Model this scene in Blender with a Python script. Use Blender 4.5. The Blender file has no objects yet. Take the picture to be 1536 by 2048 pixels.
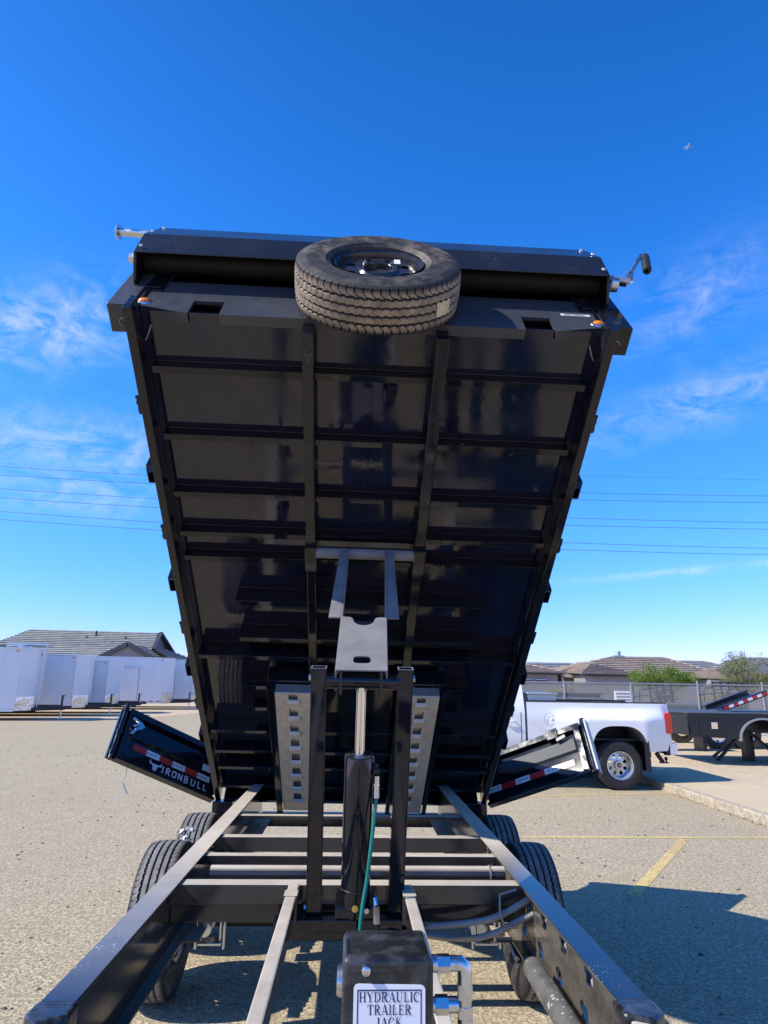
import bpy, math, random
from mathutils import Vector, Matrix
R = math.radians
sc = bpy.context.scene
col = sc.collection

# ------------------------------------------------------------------ camera
cam_d = bpy.data.cameras.new('camera')
cam = bpy.data.objects.new('camera', cam_d)
col.objects.link(cam)
sc.camera = cam
cam_d.sensor_fit = 'HORIZONTAL'
cam_d.sensor_width = 36.0
cam_d.lens = 31.473
cam_d.clip_start = 0.05
cam_d.clip_end = 9000.0


def cam_axes(pitch, yaw, roll):
    a, b, c = R(pitch), R(yaw), R(roll)
    f = Vector((-math.sin(b) * math.cos(a), math.cos(b) * math.cos(a), math.sin(a)))
    r = Vector((math.cos(b), math.sin(b), 0))
    u = r.cross(f)
    return r * math.cos(c) + u * math.sin(c), u * math.cos(c) - r * math.sin(c), f


cr, cu, cf = cam_axes(14.3777, -2.4456, 0.8961)
M = Matrix.Identity(4)
for i in range(3):
    M[i][0], M[i][1], M[i][2] = cr[i], cu[i], -cf[i]
M[0][3], M[1][3], M[2][3] = -0.0183, 0.0, 1.6738
cam.matrix_world = M

# ------------------------------------------------------------------ sun, sky
SX, SY = 1.0, 0.25                    # shadow shift per metre of height
sun_dir = Vector((-SX, -SY, 1.0)).normalized()
sun_el = math.asin(sun_dir.z)
sun_az = math.atan2(sun_dir.x, sun_dir.y)      # clockwise from +Y
ld = bpy.data.lights.new('sun', 'SUN')
ld.energy = 4.9
ld.angle = R(0.53)
ld.color = (1.0, 0.94, 0.84)
sun = bpy.data.objects.new('sun', ld)
col.objects.link(sun)
sun.location = (-40, -6, 40)
sun.rotation_euler = (-sun_dir).to_track_quat('-Z', 'Y').to_euler()

world = bpy.data.worlds.new('World')
sc.world = world
world.use_nodes = True
wt = world.node_tree
wt.nodes.clear()


class NT:
    """small helper to write node trees"""
    def __init__(self, t):
        self.t = t

    def n(self, typ, ins=None, **kw):
        nd = self.t.nodes.new(typ)
        for k, v in kw.items():
            setattr(nd, k, v)
        for k, v in (ins or {}).items():
            s = nd.inputs[k]
            if hasattr(v, 'outputs'):
                v = v.outputs[0]
            if isinstance(v, bpy.types.NodeSocket):
                self.t.links.new(v, s)
            else:
                s.default_value = v
        return nd

    def m(self, op, a, b=0.0, c=0.0, clamp=False):
        nd = self.n('ShaderNodeMath', {0: a, 1: b, 2: c}, operation=op)
        nd.use_clamp = clamp
        return nd.outputs[0]

    def mix(self, f, a, b, blend='MIX'):
        nd = self.t.nodes.new('ShaderNodeMix')
        nd.data_type = 'RGBA'
        nd.blend_type = blend
        for i, v in ((0, f), (6, a), (7, b)):
            s = nd.inputs[i]
            if isinstance(v, bpy.types.NodeSocket):
                self.t.links.new(v, s)
            else:
                s.default_value = (tuple(v) + (1,))[:4] if hasattr(v, '__len__') else v
        return nd.outputs[2]

    def ramp(self, f, pts):
        nd = self.n('ShaderNodeValToRGB', {0: f})
        el = nd.color_ramp.elements
        while len(el) < len(pts):
            el.new(0.5)
        for e, (p, c) in zip(el, pts):
            e.position = p
            e.color = (c, c, c, 1) if not hasattr(c, '__len__') else (tuple(c) + (1,))[:4]
        return nd.outputs[0]


w = NT(wt)
tc = w.n('ShaderNodeTexCoord')
sky = w.n('ShaderNodeTexSky', sky_type='NISHITA')
sky.sun_disc = False
sky.sun_elevation = sun_el
sky.sun_rotation = sun_az
sky.altitude = 350
sky.air_density = 1.0
sky.dust_density = 0.3
sky.ozone_density = 2.5
# deep desert blue: steeper falloff towards the zenith, per channel
sep = w.n('ShaderNodeSeparateXYZ', {0: tc.outputs['Generated']})
az = w.m('ARCTAN2', sep.outputs[0], sep.outputs[1])
el = w.m('ARCSINE', sep.outputs[2])
uv = w.n('ShaderNodeCombineXYZ', {0: az, 1: el, 2: 0.0})
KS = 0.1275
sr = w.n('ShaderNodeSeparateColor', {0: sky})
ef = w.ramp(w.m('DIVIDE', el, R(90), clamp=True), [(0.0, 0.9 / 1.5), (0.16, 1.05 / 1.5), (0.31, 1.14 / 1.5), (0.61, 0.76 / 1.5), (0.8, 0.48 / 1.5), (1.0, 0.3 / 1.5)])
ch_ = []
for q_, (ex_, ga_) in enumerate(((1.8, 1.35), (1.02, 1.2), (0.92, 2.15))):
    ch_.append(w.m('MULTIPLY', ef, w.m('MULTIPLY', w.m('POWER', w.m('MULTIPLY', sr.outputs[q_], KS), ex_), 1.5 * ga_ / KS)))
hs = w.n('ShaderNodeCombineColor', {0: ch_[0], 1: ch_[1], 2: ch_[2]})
# thin cirrus: streaky noise inside a few soft patches of sky
mp = w.n('ShaderNodeMapping', {0: uv})
mp.inputs['Rotation'].default_value = (0, 0, R(16))
mp.inputs['Scale'].default_value = (8, 17, 1)
nz = w.n('ShaderNodeTexNoise', {'Vector': mp, 'Scale': 1.6, 'Detail': 9.0, 'Roughness': 0.62, 'Distortion': 0.9})
nz2 = w.n('ShaderNodeTexNoise', {'Vector': uv, 'Scale': 26.0, 'Detail': 6.0, 'Roughness': 0.65, 'Distortion': 1.4})
wisp = w.m('MULTIPLY', w.ramp(nz.outputs[0], [(0.38, 0.0), (0.76, 1.0)]), w.ramp(nz2.outputs[0], [(0.28, 0.3), (0.7, 1.0)]))
patches = [  # azimuth, elevation, half width, half height, tilt, weight
    (-26.5, 26.4, 6.5, 2.8, 20, 1.5), (-23.5, 17.8, 8.5, 2.2, 5, 1.2), (-24.5, 14.0, 8.0, 1.5, 2, 1.1),
    (31.0, 29.6, 8.0, 2.8, 12, 0.62), (29.5, 21.6, 10.0, 1.9, 9, 0.9), (27.0, 8.9, 11.0, 0.3, 3, 0.9),
    (75, 22, 18, 3, 6, 0.7), (-80, 20, 18, 3, 6, 0.7), (140, 22, 14, 3, 10, 0.7), (-145, 25, 14, 3, 5, 0.7)]
acc = 0.0
for a0, e0, sa, se, ti, wgt in patches:
    da = w.m('SUBTRACT', az, R(a0))
    de = w.m('SUBTRACT', el, R(e0))
    c_, s_ = math.cos(R(ti)), math.sin(R(ti))
    u_ = w.m('DIVIDE', w.m('ADD', w.m('MULTIPLY', da, c_), w.m('MULTIPLY', de, s_)), R(sa))
    v_ = w.m('DIVIDE', w.m('SUBTRACT', w.m('MULTIPLY', de, c_), w.m('MULTIPLY', da, s_)), R(se))
    q_ = w.m('ADD', w.m('MULTIPLY', u_, u_), w.m('MULTIPLY', v_, v_))
    g_ = w.m('MULTIPLY', w.m('EXPONENT', w.m('MULTIPLY', q_, -1.0)), wgt)
    acc = g_ if acc == 0.0 else w.m('ADD', acc, g_)
cl = w.m('MULTIPLY', w.m('MULTIPLY', acc, wisp), 0.74, clamp=True)
SKYW = 7.8
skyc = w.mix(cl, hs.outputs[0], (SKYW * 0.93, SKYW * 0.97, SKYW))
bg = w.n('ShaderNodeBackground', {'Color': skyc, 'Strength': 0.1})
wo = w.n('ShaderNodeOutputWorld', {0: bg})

vs = sc.view_settings
vs.view_transform = 'Standard'
vs.look = 'None'
vs.exposure = 0.35
vs.gamma = 1.0
vs.use_curve_mapping = False
sc.render.engine = 'CYCLES'
sc.cycles.max_bounces = 5
sc.cycles.diffuse_bounces = 3
sc.cycles.glossy_bounces = 4
sc.cycles.caustics_reflective = False
sc.cycles.caustics_refractive = False

# ------------------------------------------------------------------ mesh helper


def V(*a):
    return Vector(a)


class MB:
    def __init__(self):
        self.v, self.f = [], []

    def add(self, vs, fs):
        b = len(self.v)
        self.v.extend(Vector(p) for p in vs)
        self.f.extend([tuple(i + b for i in f) for f in fs])
        return self

    def obox(self, c, a, b, d):
        c, a, b, d = Vector(c), Vector(a), Vector(b), Vector(d)
        vs = [c + a * x + b * y + d * z for z in (-1, 1) for y in (-1, 1) for x in (-1, 1)]
        fs = [(0, 2, 3, 1), (4, 5, 7, 6), (0, 1, 5, 4), (2, 6, 7, 3), (0, 4, 6, 2), (1, 3, 7, 5)]
        if a.cross(b).dot(d) < 0:
            fs = [f[::-1] for f in fs]
        return self.add(vs, fs)

    def box(self, x0, x1, y0, y1, z0, z1, T=None):
        c = V((x0 + x1) / 2, (y0 + y1) / 2, (z0 + z1) / 2)
        if T is None:
            return self.obox(c, V((x1 - x0) / 2, 0, 0), V(0, (y1 - y0) / 2, 0), V(0, 0, (z1 - z0) / 2))
        o = T(*c)
        return self.obox(o, T(x1, c.y, c.z) - o, T(c.x, y1, c.z) - o, T(c.x, c.y, z1) - o)

    def beam(self, p, q, wd, ht, up=(0, 0, 1)):
        p, q = Vector(p), Vector(q)
        d = (q - p)
        s = d.cross(Vector(up)).normalized()
        u = s.cross(d).normalized()
        return self.obox((p + q) / 2, d / 2, s * wd / 2, u * ht / 2)

    def tube(self, pts, r, n=12, caps=True):
        pts = [Vector(p) for p in pts]
        rs = r if hasattr(r, '__len__') else [r] * len(pts)
        rings = []
        ref = None
        for i, p in enumerate(pts):
            d = (pts[min(i + 1, len(pts) - 1)] - pts[max(i - 1, 0)]).normalized()
            if ref is None:
                ref = d.cross(V(0, 0, 1))
                if ref.length < 1e-3:
                    ref = d.cross(V(1, 0, 0))
            ref = (ref - d * ref.dot(d)).normalized()
            e = d.cross(ref)
            rings.append([p + (ref * math.cos(6.28319 * k / n) + e * math.sin(6.28319 * k / n)) * rs[i] for k in range(n)])
        fs = []
        for i in range(len(pts) - 1):
            for k in range(n):
                k2 = (k + 1) % n
                fs.append((i * n + k, i * n + k2, (i + 1) * n + k2, (i + 1) * n + k))
        if caps:
            fs.append(tuple(range(n))[::-1])
            fs.append(tuple((len(pts) - 1) * n + k for k in range(n)))
        return self.add([p for rg in rings for p in rg], fs)

    def prism(self, poly, T, w0, w1):
        """poly in (u,v), swept in w from w0 to w1; T(u,v,w) -> point"""
        n = len(poly)
        vs = [T(u, v, w0) for u, v in poly] + [T(u, v, w1) for u, v in poly]
        fs = [tuple(range(n))[::-1], tuple(range(n, 2 * n))]
        fs += [(i, (i + 1) % n, n + (i + 1) % n, n + i) for i in range(n)]
        return self.add(vs, fs)

    def lathe(self, prof, T, n=32, closed=False):
        """prof [(r,a)], T(r cos, r sin, a) -> point"""
        vs = [T(r * math.cos(6.2831853 * k / n), r * math.sin(6.2831853 * k / n), a) for r, a in prof for k in range(n)]
        m = len(prof)
        fs = []
        for i in range(m if closed else m - 1):
            j = (i + 1) % m
            for k in range(n):
                k2 = (k + 1) % n
                fs.append((i * n + k, i * n + k2, j * n + k2, j * n + k))
        return self.add(vs, fs)

    def grid(self, rows):
        m, n = len(rows), len(rows[0])
        fs = [(i * n + k, i * n + k + 1, (i + 1) * n + k + 1, (i + 1) * n + k) for i in range(m - 1) for k in range(n - 1)]
        return self.add([p for r_ in rows for p in r_], fs)

    def holed(self, u0, u1, v0, v1, cu_, cv_, ru, rv, T, w0, w1, K=24, pw=2.0):
        """rectangular cell with a rounded hole, with thickness"""
        out, inn = [], []
        for k in range(K):
            a = 6.2831853 * (k + 0.5) / K
            c, s = math.cos(a), math.sin(a)
            e = (abs(c) ** pw + abs(s) ** pw) ** (-1 / pw)
            inn.append((cu_ + ru * c * e, cv_ + rv * s * e))
            t = 1e9
            if c > 1e-6: t = min(t, (u1 - cu_) / c)
            if c < -1e-6: t = min(t, (u0 - cu_) / c)
            if s > 1e-6: t = min(t, (v1 - cv_) / s)
            if s < -1e-6: t = min(t, (v0 - cv_) / s)
            out.append((cu_ + t * c, cv_ + t * s))
        # snap nearest outer point to every corner
        for c_ in ((u0, v0), (u1, v0), (u1, v1), (u0, v1)):
            k = min(range(K), key=lambda i: (out[i][0] - c_[0]) ** 2 + (out[i][1] - c_[1]) ** 2)
            out[k] = c_
        vs = [T(u, v, w_) for w_ in (w0, w1) for rg in (out, inn) for u, v in rg]
        fs = []
        for k in range(K):
            j = (k + 1) % K
            fs.append((k, K + k, K + j, j))
            fs.append((2 * K + k, 2 * K + j, 3 * K + j, 3 * K + k))
            fs.append((K + k, 3 * K + k, 3 * K + j, K + j))
            fs.append((k, j, 2 * K + j, 2 * K + k))
        return self.add(vs, fs)

    def build(self, name, mat, parent=None, smooth=0, bevel=0.0, L=None, fix=True, seg=2):
        """parent: object with a stored base; top-level if None (L = base)"""
        base = Vector(L) if L is not None else (BASE[parent.name] if parent else V(0, 0, 0))
        me = bpy.data.meshes.new(name)
        me.from_pydata([p - base for p in self.v], [], self.f)
        if fix:
            import bmesh
            bm = bmesh.new()
            bm.from_mesh(me)
            bmesh.ops.recalc_face_normals(bm, faces=bm.faces)
            bm.to_mesh(me)
            bm.free()
        if smooth:
            me.polygons.foreach_set('use_smooth', [True] * len(me.polygons))
            me.set_sharp_from_angle(angle=R(smooth))
        o = bpy.data.objects.new(name, me)
        col.objects.link(o)
        me.materials.append(mat)
        if parent:
            o.parent = parent
        else:
            o.location = base
        BASE[o.name] = base
        if bevel:
            md = o.modifiers.new('bevel', 'BEVEL')
            md.width = bevel
            md.segments = seg
            md.limit_method = 'ANGLE'
            md.angle_limit = R(40)
            md.harden_normals = False
        return o


BASE = {}


def thing(name, label, cat, loc, group=None):
    o = bpy.data.objects.new(name, None)
    o.empty_display_size = 0.3
    col.objects.link(o)
    o.location = loc
    BASE[o.name] = Vector(loc)
    return tag(o, label, cat, group)


def tag(o, label=None, cat=None, group=None, kind=None):
    for k, v in (('label', label), ('category', cat), ('group', group), ('kind', kind)):
        if v:
            o[k] = v
    return o


def inst(src, parent, Mw, name=None):
    """copy of a mesh object (shared mesh) under parent, at world matrix Mw"""
    o = src.copy()
    o.name = name or src.name.split('.')[0]
    col.objects.link(o)
    o.parent = parent
    base = BASE[parent.name]
    o.matrix_basis = Matrix.Translation(-base) @ Mw
    BASE[o.name] = base
    return o


def frame(o, x, y, z):
    m = Matrix.Identity(4)
    for i in range(3):
        m[i][0], m[i][1], m[i][2], m[i][3] = x[i], y[i], z[i], o[i]
    return m


def ident(a, b, c):
    return V(a, b, c)


def fXYZ(ox, oy, oz, ax, ay, az_):
    o, a, b, c = Vector((ox, oy, oz)), Vector(ax), Vector(ay), Vector(az_)
    return lambda u, v, w_: o + a * u + b * v + c * w_


# ------------------------------------------------------------------ materials


def pbr(name, c, rough=0.5, metal=0.0, spec=0.5, var=None, bump=None, speck=None, coat=0.0, rvar=None, stain=None, emit=None):
    m = bpy.data.materials.new(name)
    m.use_nodes = True
    t = m.node_tree
    t.nodes.clear()
    k = NT(t)
    co = k.n('ShaderNodeTexCoord').outputs['Object']
    cc = (tuple(c) + (1,))[:4]
    cs = None
    if var:                    # (scale, amount)
        nz = k.n('ShaderNodeTexNoise', {'Vector': co, 'Scale': var[0], 'Detail': 5.0, 'Roughness': 0.6})
        lo = tuple(x * (1 - var[1]) for x in c)
        hi = tuple(min(1, x * (1 + var[1])) for x in c)
        cs = k.mix(k.ramp(nz.outputs[0], [(0.3, 0.0), (0.7, 1.0)]), lo, hi)
    if stain:                  # (scale, lo, hi, colour)
        nz = k.n('ShaderNodeTexNoise', {'Vector': co, 'Scale': stain[0], 'Detail': 7.0, 'Roughness': 0.65})
        cs = k.mix(k.ramp(nz.outputs[0], [(stain[1], 0.0), (stain[2], 1.0)]), cs if cs else cc, stain[3])
    sm = None
    if speck:                  # (scale, radius, colour, patch)
        vo = k.n('ShaderNodeTexVoronoi', {'Vector': co, 'Scale': speck[0], 'Randomness': 1.0})
        nz = k.n('ShaderNodeTexNoise', {'Vector': co, 'Scale': speck[3], 'Detail': 2.0})
        rad = k.m('MULTIPLY', k.ramp(nz.outputs[0], [(0.35, 0.0), (0.7, 1.0)]), speck[1])
        sm = k.m('LESS_THAN', vo.outputs['Distance'], rad)
        cs = k.mix(sm, cs if cs else cc, speck[2])
    b = k.n('ShaderNodeBsdfPrincipled', {'Base Color': cs if cs else cc, 'Metallic': metal, 'Roughness': rough,
                                         'Specular IOR Level': spec, 'Coat Weight': coat, 'Coat Roughness': 0.04})
    if rvar:                   # (scale, rough lo, rough hi)
        nz = k.n('ShaderNodeTexNoise', {'Vector': co, 'Scale': rvar[0], 'Detail': 4.0})
        rr = k.ramp(nz.outputs[0], [(0.35, rvar[1]), (0.7, rvar[2])])
        t.links.new(rr, b.inputs['Roughness'])
    if bump:                   # (scale, strength, distance)
        nz = k.n('ShaderNodeTexNoise', {'Vector': co, 'Scale': bump[0], 'Detail': 4.0, 'Roughness': 0.6})
        bp = k.n('ShaderNodeBump', {'Height': nz.outputs[0], 'Strength': bump[1], 'Distance': bump[2]})
        t.links.new(bp.outputs[0], b.inputs['Normal'])
    if emit:
        b.inputs['Emission Color'].default_value = (tuple(emit[0]) + (1,))[:4]
        b.inputs['Emission Strength'].default_value = emit[1]
    k.n('ShaderNodeOutputMaterial', {0: b})
    return m


BLK = (0.0060, 0.0065, 0.0110)
DUST = (0.30, 0.27, 0.23)
m_black = pbr('gloss black paint', BLK, 0.06, spec=0.48, rvar=(3.0, 0.04, 0.10), bump=(2.2, 0.03, 0.02), stain=(5.0, 0.62, 0.9, (0.02, 0.019, 0.018)))
m_floor = pbr('gloss black floor sheet', (0.006, 0.007, 0.027), 0.06, spec=0.66, rvar=(3.5, 0.04, 0.15), bump=(2.6, 0.07, 0.02), stain=(3.0, 0.55, 0.9, (0.018, 0.017, 0.022)), speck=(70.0, 0.16, (0.05, 0.048, 0.05), 3.0))
m_black_sp = pbr('gloss black paint with dried drops', BLK, 0.1, spec=0.5, rvar=(9.0, 0.06, 0.2), speck=(150.0, 0.26, (0.13, 0.125, 0.12), 6.0), bump=(30, 0.05, 0.004))
m_dust = pbr('dusty black lip paint', (0.04, 0.045, 0.056), 0.36, spec=0.5, rvar=(14.0, 0.28, 0.44), speck=(170.0, 0.24, (0.2, 0.19, 0.17), 5.0), stain=(3.0, 0.4, 0.9, (0.06, 0.062, 0.066)))
m_cover = pbr('tarp cover paint', (0.013, 0.014, 0.018), 0.26, spec=0.5, rvar=(5.0, 0.2, 0.32), speck=(110.0, 0.2, (0.16, 0.155, 0.15), 4.0), stain=(2.0, 0.45, 0.9, (0.022, 0.022, 0.025)))
m_door = pbr('dusty door panel paint', (0.04, 0.047, 0.055), 0.55, spec=0.4, speck=(90.0, 0.3, (0.4, 0.4, 0.4), 3.0), stain=(6.0, 0.5, 0.9, (0.09, 0.098, 0.105)))


def railmat(name, ya, yb, amt=1.0, vert=0.06):
    '''black paint, with road dust settled on faces that look up; dust fades between y = ya and yb (object space)'''
    m = bpy.data.materials.new(name)
    m.use_nodes = True
    t = m.node_tree
    t.nodes.clear()
    k = NT(t)
    co = k.n('ShaderNodeTexCoord').outputs['Object']
    s = k.n('ShaderNodeSeparateXYZ', {0: co})
    g = k.n('ShaderNodeSeparateXYZ', {0: k.n('ShaderNodeNewGeometry').outputs['Normal']})
    up = k.n('ShaderNodeMapRange', {0: g.outputs[2], 1: 0.55, 2: 0.9, 3: 0.0, 4: 1.0}).outputs[0]
    al = k.n('ShaderNodeMapRange', {0: s.outputs[1], 1: ya, 2: yb, 3: 0.0, 4: 1.0}).outputs[0]
    n1 = k.n('ShaderNodeTexNoise', {'Vector': co, 'Scale': 11.0, 'Detail': 6.0, 'Roughness': 0.65})
    n2 = k.n('ShaderNodeTexNoise', {'Vector': co, 'Scale': 2.0, 'Detail': 3.0})
    d = k.m('MULTIPLY', k.m('MULTIPLY', up, al), k.m('MULTIPLY', k.ramp(n1.outputs[0], [(0.25, 0.8), (0.7, 1.0)]), k.ramp(n2.outputs[0], [(0.25, 0.8), (0.6, 1.0)])))
    n3 = k.n('ShaderNodeTexNoise', {'Vector': co, 'Scale': 6.0, 'Detail': 6.0, 'Roughness': 0.7})
    d = k.m('ADD', k.m('MULTIPLY', d, amt), k.m('MULTIPLY', k.m('SUBTRACT', 1.0, up), k.m('MULTIPLY', k.ramp(n3.outputs[0], [(0.3, 0.35), (0.65, 1.0)]), vert)), clamp=True)
    vo = k.n('ShaderNodeTexVoronoi', {'Vector': co, 'Scale': 85.0, 'Randomness': 1.0})
    n5 = k.n('ShaderNodeTexNoise', {'Vector': co, 'Scale': 3.2, 'Detail': 4.0})
    rad = k.m('MULTIPLY', k.m('MULTIPLY', up, k.ramp(n5.outputs[0], [(0.46, 0.0), (0.66, 1.0)])), k.m('MULTIPLY', n1.outputs[0], 0.5))
    sp = k.m('LESS_THAN', vo.outputs['Distance'], rad)
    c = k.mix(k.m('MULTIPLY', sp, 0.85), BLK, (0.42, 0.40, 0.37))
    c = k.mix(d, c, (0.62, 0.54, 0.42))
    ro = k.m('ADD', 0.09, k.m('MULTIPLY', d, 0.5))
    bp = k.n('ShaderNodeBump', {'Height': k.m('ADD', n1.outputs[0], k.m('MULTIPLY', sp, 0.6)), 'Strength': 0.08, 'Distance': 0.004})
    b = k.n('ShaderNodeBsdfPrincipled', {'Base Color': c, 'Roughness': ro, 'Specular IOR Level': 0.6, 'Normal': bp.outputs[0]})
    k.n('ShaderNodeOutputMaterial', {0: b})
    return m


m_rail_l = railmat('left rail paint, dusty at the back', -2.75, -1.2)
m_rail_r = railmat('right rail paint, dusty at the back', -1.75, -0.9, 1.0, 0.2)
m_rail = railmat('frame paint with settled dust', -6.0, -5.0, 0.92)
m_matte = pbr('matte black rubber and plastic', (0.012, 0.012, 0.013), 0.55, var=(9, 0.3))
m_mesh = pbr('black tarp mesh', (0.0035, 0.0035, 0.004), 0.7, bump=(160, 0.5, 0.003), var=(5, 0.4))
m_jack = pbr('jack cap black paint', (0.012, 0.0125, 0.014), 0.22, spec=0.5, rvar=(22, 0.12, 0.5), stain=(26.0, 0.46, 0.8, (0.085, 0.088, 0.092)), bump=(60, 0.06, 0.002))
m_zinc = pbr('zinc plated steel', (0.62, 0.63, 0.64), 0.26, metal=1.0, rvar=(30, 0.18, 0.4), stain=(60, 0.55, 0.8, (0.42, 0.40, 0.33)))
m_chrome = pbr('chromed rod', (0.82, 0.82, 0.83), 0.07, metal=1.0)
m_steel = pbr('bare ramp metal', (0.58, 0.53, 0.46), 0.5, metal=0.25, var=(14, 0.14), stain=(5, 0.5, 0.8, (0.5, 0.44, 0.36)), bump=(40, 0.06, 0.004))
m_alu = pbr('brushed aluminium', (0.66, 0.66, 0.66), 0.34, metal=0.85, var=(20, 0.12))
m_primer = pbr('grey weathered lift arm paint', (0.19, 0.185, 0.185), 0.6, spec=0.35, var=(7, 0.2), speck=(150.0, 0.25, (0.32, 0.31, 0.29), 9.0), stain=(9, 0.5, 0.8, (0.22, 0.21, 0.19)))
m_amber = pbr('amber marker lens', (0.85, 0.22, 0.02), 0.12, spec=0.7)
m_redlens = pbr('red lamp lens', (0.50, 0.012, 0.012), 0.1, spec=0.7, coat=0.6)
m_redtape = pbr('red reflective tape', (0.52, 0.02, 0.018), 0.32, var=(80, 0.1))
m_whitetape = pbr('white reflective tape', (0.74, 0.76, 0.78), 0.3, var=(70, 0.06))
m_label = pbr('white printed label', (0.78, 0.79, 0.82), 0.3)
m_ink = pbr('navy label print', (0.014, 0.018, 0.075), 0.4)
m_blackprint = pbr('black print', (0.01, 0.01, 0.01), 0.5)
m_logo = pbr('white vinyl lettering', (0.72, 0.66, 0.68), 0.35)
m_hose = pbr('grey conduit hose', (0.30, 0.29, 0.27), 0.5, stain=(30, 0.5, 0.8, (0.16, 0.15, 0.13)))
m_green = pbr('green hydraulic hose', (0.006, 0.17, 0.13), 0.4)
m_blackhose = pbr('black hydraulic hose', (0.008, 0.008, 0.009), 0.4)
m_brass = pbr('brass fitting', (0.75, 0.60, 0.22), 0.25, metal=1.0)
m_yellowtag = pbr('cream paper tag', (0.62, 0.52, 0.32), 0.7, var=(30, 0.2), stain=(60, 0.5, 0.7, (0.40, 0.33, 0.2)))
m_darktube = pbr('galvanised cylinder tube', (0.20, 0.195, 0.185), 0.38, metal=0.35, speck=(55, 0.36, (0.62, 0.6, 0.56), 12), stain=(14, 0.45, 0.75, (0.08, 0.078, 0.07)))
m_white = pbr('white truck paint', (0.80, 0.795, 0.78), 0.2, spec=0.5, coat=0.6, stain=(2.0, 0.55, 0.9, (0.66, 0.64, 0.61)))
m_under = pbr('grey wheel arch liner', (0.20, 0.195, 0.185), 0.7, var=(6, 0.3))
m_glass = pbr('dark window glass', (0.01, 0.012, 0.014), 0.03, spec=0.8)
m_trwhite = pbr('white trailer skin', (0.78, 0.775, 0.77), 0.28, coat=0.3, bump=(1.6, 0.10, 0.05), var=(1.2, 0.04))
m_stone = pbr('polished stone guard', (0.72, 0.70, 0.68), 0.16, metal=0.9, bump=(2.2, 0.5, 0.08))
m_trim = pbr('aluminium trailer trim', (0.70, 0.71, 0.73), 0.3, metal=0.6)
m_navy = pbr('dark trailer steel', (0.010, 0.011, 0.015), 0.3)
m_deck = pbr('weathered black deck', (0.055, 0.057, 0.06), 0.6, var=(6, 0.3), stain=(2, 0.5, 0.8, (0.11, 0.108, 0.10)))
m_stucco = pbr('grey tan stucco', (0.30, 0.27, 0.25), 0.9, var=(2, 0.08), bump=(20, 0.3, 0.01))
m_stucco2 = pbr('cream stucco', (0.58, 0.50, 0.40), 0.9, var=(2, 0.06))
m_stucco3 = pbr('slate blue siding', (0.13, 0.15, 0.20), 0.85, var=(2, 0.1))
m_fascia = pbr('dark fascia board', (0.045, 0.045, 0.055), 0.7)
m_blockwall = pbr('grey block wall', (0.17, 0.155, 0.15), 0.95, var=(1.2, 0.15), bump=(14, 0.4, 0.02))
m_fence = pbr('galvanised fence', (0.42, 0.43, 0.44), 0.45, metal=0.7)
m_wirem = pbr('power line', (0.07, 0.075, 0.09), 0.6)
m_plane = pbr('airliner white', (0.85, 0.86, 0.88), 0.35)
m_rim = pbr('silver wheel paint', (0.60, 0.61, 0.63), 0.22, metal=0.75)
m_gold = pbr('gold emblem', (0.70, 0.52, 0.18), 0.3, metal=0.8)
m_bark = pbr('tree bark', (0.13, 0.115, 0.085), 0.9, var=(12, 0.3))
m_drum = pbr('rusty dusty brake drum', (0.20, 0.16, 0.12), 0.7, var=(14, 0.4))


def leafmat(name, a, b):
    m = bpy.data.materials.new(name)
    m.use_nodes = True
    t = m.node_tree
    t.nodes.clear()
    k = NT(t)
    g = k.n('ShaderNodeNewGeometry')
    c = k.mix(g.outputs['Random Per Island'], a, b)
    d = k.n('ShaderNodeBsdfPrincipled', {'Base Color': c, 'Roughness': 0.6, 'Specular IOR Level': 0.25})
    tr = k.n('ShaderNodeBsdfTranslucent', {'Color': c})
    mx = k.n('ShaderNodeMixShader', {0: 0.35, 1: d.outputs[0], 2: tr.outputs[0]})
    k.n('ShaderNodeOutputMaterial', {0: mx})
    return m


m_leaf1 = leafmat('palo verde leaves', (0.10, 0.17, 0.025), (0.24, 0.34, 0.06))
m_leaf2 = leafmat('sparse desert leaves', (0.15, 0.18, 0.06), (0.30, 0.31, 0.13))
m_leaf3 = leafmat('dry bush leaves', (0.20, 0.17, 0.06), (0.36, 0.30, 0.12))


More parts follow.
